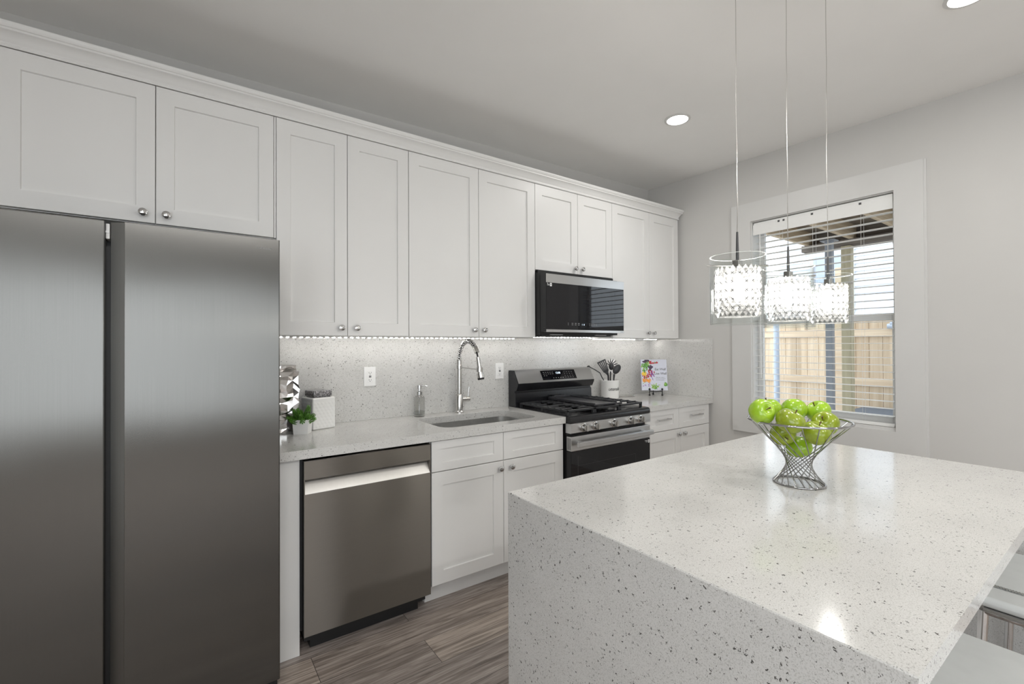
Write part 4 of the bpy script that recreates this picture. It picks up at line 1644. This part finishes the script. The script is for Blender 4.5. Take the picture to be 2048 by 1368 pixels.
for _ in range(9):
    petal(rnd.uniform(-.045, .015), rnd.gauss(.245, .007), rnd.uniform(.007, .012), rnd.uniform(.006, .009), rnd.uniform(0, 3.1), 2)
petal(.028, .246, .010, .009, 0, 2)
petal(.012, .248, .006, .005, 0, 0)
for _ in range(10):
    petal(rnd.gauss(-.036, .010), rnd.uniform(.17, .215), rnd.uniform(.010, .016), rnd.uniform(.007, .010), rnd.uniform(.8, 2.2), 1)
for _ in range(12):
    petal(rnd.gauss(-.040, .012), rnd.gauss(.150, .016), rnd.uniform(.010, .018), rnd.uniform(.003, .006), rnd.uniform(1.2, 2.3), 2)
for _ in range(12):
    petal(rnd.gauss(-.018, .008), rnd.uniform(.09, .165), rnd.uniform(.010, .020), rnd.uniform(.002, .004), rnd.uniform(1.5, 2.1), 3)
petal(-.086, .146, .022, .022, 0, 5)
petal(-.086, .146, .020, .020, 0, 4)
for _ in range(12):
    petal(rnd.gauss(-.072, .016), rnd.gauss(.118, .008), rnd.uniform(.006, .012), rnd.uniform(.003, .005), rnd.uniform(0, 3.1), 2)
for _ in range(20):
    petal(rnd.gauss(-.064, .020), rnd.gauss(.088, .012), rnd.uniform(.010, .020), rnd.uniform(.003, .005), rnd.uniform(2.2, 2.9), 5)
for _ in range(12):
    petal(rnd.gauss(-.09, .014), rnd.gauss(.10, .02), rnd.uniform(.005, .009), rnd.uniform(.002, .004), rnd.uniform(0, 3.1), 6)
for _ in range(10):
    petal(rnd.gauss(-.068, .022), rnd.gauss(.042, .010), rnd.uniform(.004, .008), rnd.uniform(.0015, .003), rnd.uniform(0, 3.1), 3)
for _ in range(22):
    petal(rnd.gauss(.004, .018), rnd.gauss(.036, .010), rnd.uniform(.008, .014), rnd.uniform(.003, .006), rnd.uniform(0, 3.1), 6 if rnd.random() < .6 else 0)
petal(.098, .052, .016, .018, 0, 0)
petal(.094, .056, .010, .009, .5, 6)
petal(.040, .046, .012, .002, .2, 0)
m.mi = 0
build('printed_vegetables', m, pm, t, smooth=False)

# ------------------------------------------------------------------ island
IX0, IX1, IY0, IY1, IT, IB = -2.8006, -1.2421, -1.6533, -2.6052, .914, .8835
t = thing('kitchen_island', ((IX0 + IX1) / 2, (IY0 + IY1) / 2, 0), 'large speckled white quartz waterfall island in the foreground', 'island')
m = MB()
# mitred slab: top and both waterfall ends, one continuous quartz shell
e_ = .0022
sec = [(IX0, 0), (IX0, IT - e_), (IX0 + e_, IT), (IX1 - e_, IT), (IX1, IT - e_), (IX1, 0), (IX1 - .031, 0), (IX1 - .031, IB), (IX0 + .031, IB), (IX0 + .031, 0)]
m.prism([(x, IY1, z) for x, z in sec], (0, IY0 - IY1, 0))
build('quartz_shell', m, M['quartz'], t)
m = MB()
m.box(IX0 + .032, IX1 - .032, -2.24, IY0 - .02, .10, IB - .001)
m.box(IX0 + .032, IX1 - .032, -2.18, IY0 - .09, 0, .10)
build('base_cabinet', m, M['cab'], t)

# ------------------------------------------------------------------ fruit bowl with apples
bx, by = -2.0, -2.13
t = thing('fruit_bowl', (bx, by, IT), 'chrome wire fruit bowl with a twisted waist on the island', 'bowl')
Rb, Rt, H = .071, .143, .200
m = MB()
zb = IT + .003
m.tube([(bx + Rb * math.cos(2 * math.pi * i / 56), by + Rb * math.sin(2 * math.pi * i / 56), zb) for i in range(56)], .003, 8, True)
build('base_ring', m, M['bowlwire'], t, angle=60)
m = MB()
m.tube([(bx + Rt * math.cos(2 * math.pi * i / 80), by + Rt * math.sin(2 * math.pi * i / 80), IT + H) for i in range(80)], .0034, 8, True)
build('rim_ring', m, M['bowlwire'], t, angle=60)
m = MB()
NW, TW = 20, R(-136)
def wire_r(f):
    p = Vector((Rb, 0)).lerp(Vector((Rt * math.cos(TW), Rt * math.sin(TW))), f)
    return p.length
for k in range(NW):
    a = 2 * math.pi * k / NW
    p0 = Vector((bx + Rb * math.cos(a), by + Rb * math.sin(a), zb))
    p1 = Vector((bx + Rt * math.cos(a + TW), by + Rt * math.sin(a + TW), IT + H))
    m.tube([p0, p0.lerp(p1, .5), p1], .0017, 6)
build('wire_cage', m, M['bowlwire'], t, angle=60)

def make_apple(name, c, r, axis, skin, label, seed):
    """apple with its stem end pointing along axis"""
    t = thing(name, c, label, 'apple', 'green apples in the wire bowl')
    rnd = random.Random(seed)
    n = 40
    prof = []
    for i in range(27):
        a = -math.pi / 2 + math.pi * i / 26
        rr = math.cos(a)
        zz = math.sin(a)
        z = zz * .90
        rad = rr * (1 + .06 * zz)
        # dimples at both ends
        z -= .36 * math.exp(-(rad / .30) ** 2) if zz > 0 else 0
        z += .17 * math.exp(-(rad / .26) ** 2) if zz < 0 else 0
        prof.append((rad, z))
    m = MB()
    ax = Vector(axis).normalized()
    q = ax.to_track_quat('Z', 'Y').to_matrix().to_4x4()
    T = Matrix.Translation(c) @ q @ Matrix.Diagonal((r, r, r, 1))
    V, rings, F = [], [], []
    ph = rnd.uniform(0, 6)
    for (rad, z) in prof:
        if rad < 1e-4:
            rings.append([len(V)])
            V.append(T @ Vector((0, 0, z)))
        else:
            rings.append(list(range(len(V), len(V) + n)))
            for i in range(n):
                t_ = 2 * math.pi * i / n
                f = 1 + .018 * math.cos(5 * t_ + ph) * (1 - .5 * z) + .015 * math.cos(2 * t_ + ph * 2)
                V.append(T @ Vector((rad * f * math.cos(t_), rad * f * math.sin(t_), z)))
    for A, B in zip(rings, rings[1:]):
        for i in range(n):
            j = (i + 1) % n
            if len(A) == 1:
                F.append((A[0], B[j], B[i]))
            elif len(B) == 1:
                F.append((A[i], A[j], B[0]))
            else:
                F.append((A[i], A[j], B[j], B[i]))
    m.mesh(V, F)
    build('fruit', m, skin, t, angle=80)
    m = MB()
    P = [T @ Vector((0, 0, .58)), T @ Vector((.03, .02, .78)), T @ Vector((.10, .05, .98))]
    m.tube(P, .0018, 8, radii=[.0014, .0016, .0026])
    build('stem', m, M['stem'], t)
    return t
LA = 'green apple '
APP = [((-2.107, -2.067, 1.144), .0395, (-.35, -.75, .35), 'apple1', 'pale green apple at the left edge of the bowl, dimple facing front'),
       ((-2.018, -2.047, 1.144), .0365, (.1, .3, 1), 'apple1', 'green apple mostly hidden behind the leftmost apple'),
       ((-2.0918, -2.1447, 1.1218), .041, (.15, -.45, .85), 'apple2', 'olive green apple at the front of the bowl with its stem up'),
       ((-1.945, -2.094, 1.139), .0395, (.5, .3, .8), 'apple1', 'bright green apple at the back middle of the bowl'),
       ((-1.885, -2.143, 1.134), .0375, (-.5, .3, .8), 'apple1', 'bright green apple at the back right of the bowl'),
       ((-1.9427, -2.185, 1.1055), .039, (-.75, .05, .6), 'apple2', 'olive green apple at the right edge of the bowl'),
       ((-2.0155, -2.186, 1.0829), .0395, (.0, -.35, .92), 'apple2', 'olive green apple seen through the front wires, stem at the rim'),
       ((-2.0415, -2.1013, 1.0731), .038, (-.6, -.5, -.3), 'apple2', 'olive green apple under the front apple, behind the left wires'),
       ((-1.989, -2.1254, 1.0272), .0375, (.2, -.2, -.9), 'apple1', 'lowest bright green apple at the bottom of the bowl')]
for i, (c, r, ax, sk, lb) in enumerate(APP):
    make_apple('apple', c, r, ax, M[sk], lb, i)

# ------------------------------------------------------------------ pendant lamps
PY = -2.13
PX = (-2.362, -2.061, -1.760)
PL = ('nearest crystal pendant lamp in a clear glass cylinder, leftmost of three', 'middle crystal pendant lamp hanging between the other two',
      'farthest crystal pendant lamp in front of the window, rightmost of three')
pzs = (1.600, 1.597, 1.597)
def pendant(x, y, zt, label):
    zb_ = zt - .187
    t = thing('pendant_lamp', (x, y, zb_), label, 'pendant lamp', 'crystal pendant lamps over the island')
    zc = ceil_z(x, y)
    m = MB()
    m.lathe([(0, -.022), (.05, -.022), (.058, -.016), (.06, 0), (0, 0)], (x, y, zc), 32)
    build('ceiling_canopy', m, M['chrome'], t)
    m = MB()
    rnd = random.Random(int(x * 100))
    k = 14
    z0 = zt + .062
    pts = [(x + rnd.uniform(-.0012, .0012) * (0 < i < k), y + rnd.uniform(-.0012, .0012) * (0 < i < k), z0 + (zc - .02 - z0) * i / k) for i in range(k + 1)]
    m.tube(pts, .0011, 6)
    build('suspension_cord', m, M['nickel'], t)
    m = MB()
    m.tube([(x, y, zt - .015), (x, y, zt + .01), (x, y, zt + .066)], .004, 10, radii=[.0042, .0040, .0026])
    build('stem', m, M['charc'], t)
    m = MB()
    m.box(x - .013, x + .013, y - .009, y + .009, zt - .030, zt - .012, .002)
    m.cyl((x, y, zt - .05), (x, y, zt - .03), .012, .012, 20)
    build('socket', m, M['chrome'], t)
    # the bar that carries both shades, its tips outside the glass
    m = MB()
    e = Vector((.815, -.58, 0)) * .078
    m.tube([Vector((x, y, zt - .026)) - e, Vector((x, y, zt - .026)) + e], .0015, 8)
    for s in (-1, 1):
        m.tube([Vector((x, y, zt - .026)) + e * (s * .94), Vector((x, y, zt - .026)) + e * (s * 1.08)], .0028, 8)
    build('crossbar', m, M['nickel'], t)
    ro, ri = .0705, .0665
    m = MB()
    m.lathe([(ro, .0008), (ro, .1862)], (x, y, zb_), 64)
    m.lathe([(ri, .1862), (ri, .0008)], (x, y, zb_), 64)
    m.mi = 1
    m.lathe([(ri, .0008), (ri + .0008, 0), (ro - .0008, 0), (ro, .0008)], (x, y, zb_), 64)
    m.lathe([(ro, .1862), (ro - .0008, .187), (ri + .0008, .187), (ri, .1862)], (x, y, zb_), 64)
    m.mi = 0
    bmesh.ops.remove_doubles(m.bm, verts=m.bm.verts, dist=.0002)
    build('glass_shade', m, [M['shade'], M['edge']], t, angle=30)
    # inner cylinder of cut crystal
    m = MB()
    rc, h0, h1 = .0535, zb_ + .020, zt - .030
    nn, rows = 22, 6
    dz = (h1 - h0) / rows
    V, F = [], []
    idx = {}
    for j in range(rows * 2 + 1):
        for i in range(nn):
            a = 2 * math.pi * (i + (.5 if j % 2 else 0)) / nn
            idx[j, i] = len(V)
            r_ = rc + (.0 if j % 2 == 0 else .0)
            V.append(Vector((x + r_ * math.cos(a), y + r_ * math.sin(a), h0 + dz * j / 2)))
    def cell(a_, b_, c_, d_):
        p = (V[a_] + V[b_] + V[c_] + V[d_]) / 4
        ctr = Vector((x, y, p.z))
        o_ = (p - ctr).normalized()
        V.append(p + o_ * .0058)
        k_ = len(V) - 1
        F.extend([(a_, b_, k_), (b_, c_, k_), (c_, d_, k_), (d_, a_, k_)])
    for j in range(0, rows * 2 - 1):
        for i in range(nn):
            if j % 2 == 0:
                lo, hi = idx[j, (i + 1) % nn], idx[j + 2, (i + 1) % nn]
                le, ri_ = idx[j + 1, i], idx[j + 1, (i + 1) % nn]
            else:
                lo, hi = idx[j, i], idx[j + 2, i]
                le, ri_ = idx[j + 1, i], idx[j + 1, (i + 1) % nn]
            cell(lo, ri_, hi, le)
    k0 = len(V)
    V.append(Vector((x, y, h0 + .002)))  # crystal bottom disc added to cut the light falling on the island
    for i in range(nn):
        F.append((idx[0, i], idx[0, (i + 1) % nn], k0))
    m.mesh(V, F)
    build('crystal_shade', m, M['crystal'], t, smooth=False)
    # little dark wire crosses that tie the crystals together
    m = MB()
    for j in range(2, rows * 2 - 1, 2):
        for i in range(nn):
            p = V[idx[j, i]]
            o_ = (p - Vector((x, y, p.z))).normalized()
            s_ = o_.cross(Vector((0, 0, 1)))
            p = p + o_ * .0045
            for sg in (-1, 1):
                m.tube([p - s_ * .0036 - Vector((0, 0, .0036 * sg)), p + s_ * .0036 + Vector((0, 0, .0036 * sg))], .0009, 5)
    build('wire_ties', m, M['charc'], t)
    m = MB()
    m.lathe([(0, -.125), (.006, -.123), (.009, -.113), (.009, -.062), (.007, -.05), (0, -.05)], (x, y, zt), 20)
    build('bulb', m, M['bulb'], t)
    return t
for x, z, l in zip(PX, pzs, PL):
    pendant(x, PY, z, l)

# ------------------------------------------------------------------ stools at the far side of the island
def stool(x0, x1, label):
    xm = (x0 + x1) / 2
    y0, y1, zs = -2.490, -2.885, .660
    t = thing('counter_stool', (xm, (y0 + y1) / 2, 0), label, 'stool', 'grey seat stools tucked under the island')
    m = MB()
    m.box(x0 + .10, x1 - .0, y1, y0, zs - .030, zs, .012, 4)
    m.box(x0, x0 + .103, y1, y0, zs - .033, zs - .003, .014, 4)
    build('seat', m, M['seat'], t)
    m = MB()
    k = 60
    for i in range(k):
        yy = y1 + .02 + (y0 - y1 - .04) * i / k
        m.box(x0 + .098, x0 + .105, yy, yy + .004, zs - .003, zs + .0006)
    build('stitching', m, M['nickel'], t)
    m = MB()
    zf = zs - .044
    rr = .011
    m.tube([(x0 + .012, y0 - .02, zf), (x0 + .012, y1 + .02, zf)], rr, 12)
    m.tube([(x1 - .012, y0 - .02, zf), (x1 - .012, y1 + .02, zf)], rr, 12)
    m.tube([(x0 + .012, y0 - .02, zf), (x1 - .012, y0 - .02, zf)], rr, 12)
    m.tube([(x0 + .012, y1 + .02, zf), (x1 - .012, y1 + .02, zf)], rr, 12)
    for yy in (-2.59, -2.75):
        m.cyl((x0 + .012, yy, zf - .022), (x0 + .012, yy, zf), .006, .009, 12)
    build('seat_frame', m, M['chrome'], t)
    for (lx, s) in ((x0 + .012, -1), (x1 - .012, 1)):
        for (ly, q) in ((y0 - .02, 1), (y1 + .02, -1)):
            m = MB()
            m.tube([(lx, ly, zf), (lx + s * .015, ly + q * .012, .33), (lx + s * .03, ly + q * .024, .012)], .011, 12)
            m.cyl((lx + s * .03, ly + q * .024, 0), (lx + s * .03, ly + q * .024, .014), .014, .014, 14)
            build('leg', m, M['chrome'], t)
    m = MB()
    zf2 = .24
    m.tube([(x0 - .007, y0 - .005, zf2), (x1 + .007, y0 - .005, zf2), (x1 + .007, y1 + .005, zf2), (x0 - .007, y1 + .005, zf2)], .009, 10, True)
    build('footrest', m, M['chrome'], t)
    return t
stool(-2.520, -2.058, 'nearer pale grey seat stool at the lower right corner, beside the island')
stool(-1.797, -1.338, 'farther pale grey seat stool on a chrome frame beside the island')

# ------------------------------------------------------------------ blinds
t = thing('window_blind', (.045, (WY0 + WY1) / 2, WZ0 + .02), 'white open horizontal blind hanging in the window', 'blind')
m = MB()
ya, yb = WY0 + .012, WY1 - .012
m.box(.012, .066, ya, yb, 2.252, 2.302, .003)
build('headrail', m, M['blind'], t)
m = MB()
m.box(.004, .0095, ya - .002, yb + .002, 2.205, 2.285, .002)
hv = build('valance', m, M['blind'], t)
m = MB()
for yy in (WY0 + .18, (WY0 + WY1) / 2 + .02, WY1 - .2, WY1 - .235):
    m.box(.0025, .0042, yy - .007, yy + .007, 2.270, 2.284)
build('clip', m, M['charc'], hv, 'small dark clips')
m = MB()
zs0, zs1 = .90, 2.19
ns = 29
tilt = R(0)
for i in range(ns):
    z = zs0 + (zs1 - zs0) * i / (ns - 1)
    T = Matrix.Translation((.041, 0, z)) @ Matrix.Rotation(tilt, 4, 'Y')
    V, k = [], 4
    for yy in (ya + .004, yb - .004):
        for q in range(k + 1):
            f = q / k - .5
            V.append(T @ Vector((f * .05, yy, .0022 * (1 - 4 * f * f))))
        for q in range(k, -1, -1):
            f = q / k - .5
            V.append(T @ Vector((f * .05, yy, .0022 * (1 - 4 * f * f) - .0018)))
    w_ = 2 * (k + 1)
    F = [(q, (q + 1) % w_, w_ + (q + 1) % w_, w_ + q) for q in range(w_)] + [tuple(range(w_))[::-1], tuple(range(w_, 2 * w_))]
    m.mesh(V, F)
build('slats', m, M['blind'], t)
m = MB()
m.box(.016, .066, ya + .002, yb - .002, WZ0 + .0215, WZ0 + .040, .003)
build('bottom_rail', m, M['blind'], t)
m = MB()
for yy in (WY0 + .18, (WY0 + WY1) / 2 + .02, WY1 - .2):
    for xx in (.0145, .0675):
        m.tube([(xx, yy, WZ0 + .04), (xx, yy, 2.25)], .0007, 5)
build('ladder_cords', m, M['blind'], t)
m = MB()
m.tube([(.008, WY1 - .060, 2.24), (.007, WY1 - .061, 1.6), (.007, WY1 - .062, 1.10)], .003, 8)
build('tilt_wand', m, M['whitepl'], t)

# ------------------------------------------------------------------ outdoors beyond the window
b = MB()
b.box(.16, 14, -8, 9, -.45, -.30)
o = build('patio_ground', b, M['concrete'])
tag(o, 'grey concrete patio outside the window', 'ground', kind='structure')
FXX = 3.4
def board_fence(name, xa, ya_, xb, yb_, ztop, label, bw=.14):
    t = thing(name, ((xa + xb) / 2, (ya_ + yb_) / 2, -.30), label, 'fence')
    L_ = math.hypot(xb - xa, yb_ - ya_)
    d = Vector(((xb - xa) / L_, (yb_ - ya_) / L_, 0))
    nrm_ = Vector((-d.y, d.x, 0))
    m = MB()
    k = int(L_ / bw)
    rnd = random.Random(4)
    for i in range(k):
        p = Vector((xa, ya_, -.29)) + d * (i * bw + .002)
        q = p + d * (bw - .004)
        top = ztop + rnd.uniform(-.008, .008)
        m.prism([p, q, Vector((q.x, q.y, top)), Vector((p.x, p.y, top))], nrm_ * .018)
    build('boards', m, M['fence'], t)
    return t, d, nrm_
t, d_, n_ = board_fence('wood_fence', FXX, -4.5, FXX, 3.5, 1.66, 'pale cedar board fence seen through the lower window sash')
m = MB()
for zz in (.15, .83, 1.45):
    m.box(FXX - .042, FXX - .001, -4.5, 3.5, zz, zz + .085, .003)
build('rail', m, M['rail'], t)
m = MB()
m.box(FXX - .10, FXX - .002, -.455, -.385, -.29, 2.35, .003)
build('post', m, M['rail'], t)
# posts and deck above
b = MB()
b.box(1.50, 1.56, -.988, -.928, -.30, 2.36, .004)
b.box(1.47, 1.59, -1.018, -.898, 2.36, 2.372, .002)
o = build('metal_post', b, M['metalpost'])
tag(o, 'dark grey square metal post standing outside the window', 'post')
b = MB()
b.box(2.10, 2.19, -.948, -.860, -.30, 2.40, .004)
o = build('wooden_post', b, M['postw'])
tag(o, 'olive treated wooden post outside the window behind the metal post', 'post')
t = thing('raised_deck', (1.2, -2.0, 2.37), 'weathered brown deck overhead outside the window', 'deck')
DKY = -.47
m = MB()
for i in range(16):
    x = .17 + i * .143
    m.box(x, x + .137, -5.0, DKY, 2.62, 2.65)
build('deck_boards', m, M['deckw'], t)
m = MB()
for i in range(11):
    y = DKY - .04 - i * .42
    m.box(.17, 2.2, y - .04, y, 2.47, 2.62)
build('joist', m, M['joist'], t)
m = MB()
m.box(2.12, 2.20, -5.0, DKY, 2.40, 2.47)
m.box(2.2, 2.24, -5.0, DKY, 2.40, 2.65)
build('beam', m, M['beam'], t)
b = MB()
b.cyl((2.9, .165, -.30), (2.9, .165, 2.0), .035, .035, 16)
o = build('standing_pipe', b, M['pipe'])
tag(o, 'thin pale blue upright pipe in front of the fence', 'pipe')
b = MB()
b.box(2.24, 3.2, -2.2, -.70, -.30, .59, .04, 3)
o = build('covered_table', b, M['cover'])
tag(o, 'slate blue covered patio table below the window', 'table')
b = MB()
b.cyl((FXX - .06, -1.5, 1.60), (FXX - .06, -.95, 1.60), .03, .03, 12)
b.cyl((FXX - .06, -1.02, 1.57), (FXX - .06, -.92, 1.57), .04, .03, 12)
o = build('rail_pipe', b, M['pipe'])
tag(o, 'short grey pipe lying along the fence top', 'pipe')
# neighbouring house
t = thing('neighbor_house', (9., 1.0, -.30), 'pale blue sided house beyond the fence', 'house')
m = MB()
for i in range(48):
    z = -.3 + i * .16
    m.prism([(8.0, -4.2, z), (7.97, -4.2, z), (8.0, -4.2, z + .16)], (0, 6.6, 0))
m.box(8.0, 11., -4.2, 2.4, -.3, 7.4)
build('walls', m, M['siding'], t)
for (yy, zz) in ((-1.9, 1.9), (-.2, 1.9), (1.3, 2.1), (-1.9, 4.4), (.6, 4.4)):
    m = MB()
    m.box(7.93, 7.985, yy - .42, yy + .42, zz - .08, zz + 1.28)
    w_ = build('window', m, M['trimw'], t)
    m = MB()
    m.box(7.915, 7.932, yy - .34, yy + .34, zz, zz + 1.2)
    build('pane', m, M['hwin'], w_)
t = thing('bare_tree', (6.0, -1.1, -.30), 'thin bare tree standing beyond the fence', 'tree')
m = MB()
rnd = random.Random(8)
def branch(p, d, ln, r, lv):
    q = p + d * ln
    m.tube([p, p.lerp(q, .5) + Vector((rnd.uniform(-.03, .03), rnd.uniform(-.03, .03), 0)) * ln, q], r, 6, radii=[r, r * .85, r * .65])
    if lv:
        for _ in range(3):
            nd_ = (d + Vector((rnd.uniform(-.7, .7), rnd.uniform(-.7, .7), rnd.uniform(-.1, .5)))).normalized()
            branch(p.lerp(q, rnd.uniform(.55, 1.)), nd_, ln * rnd.uniform(.55, .75), r * .55, lv - 1)
branch(Vector((6.0, -1.1, -.3)), Vector((0, .05, 1)).normalized(), 2.2, .06, 4)
build('trunk_and_branches', m, M['bark'], t)
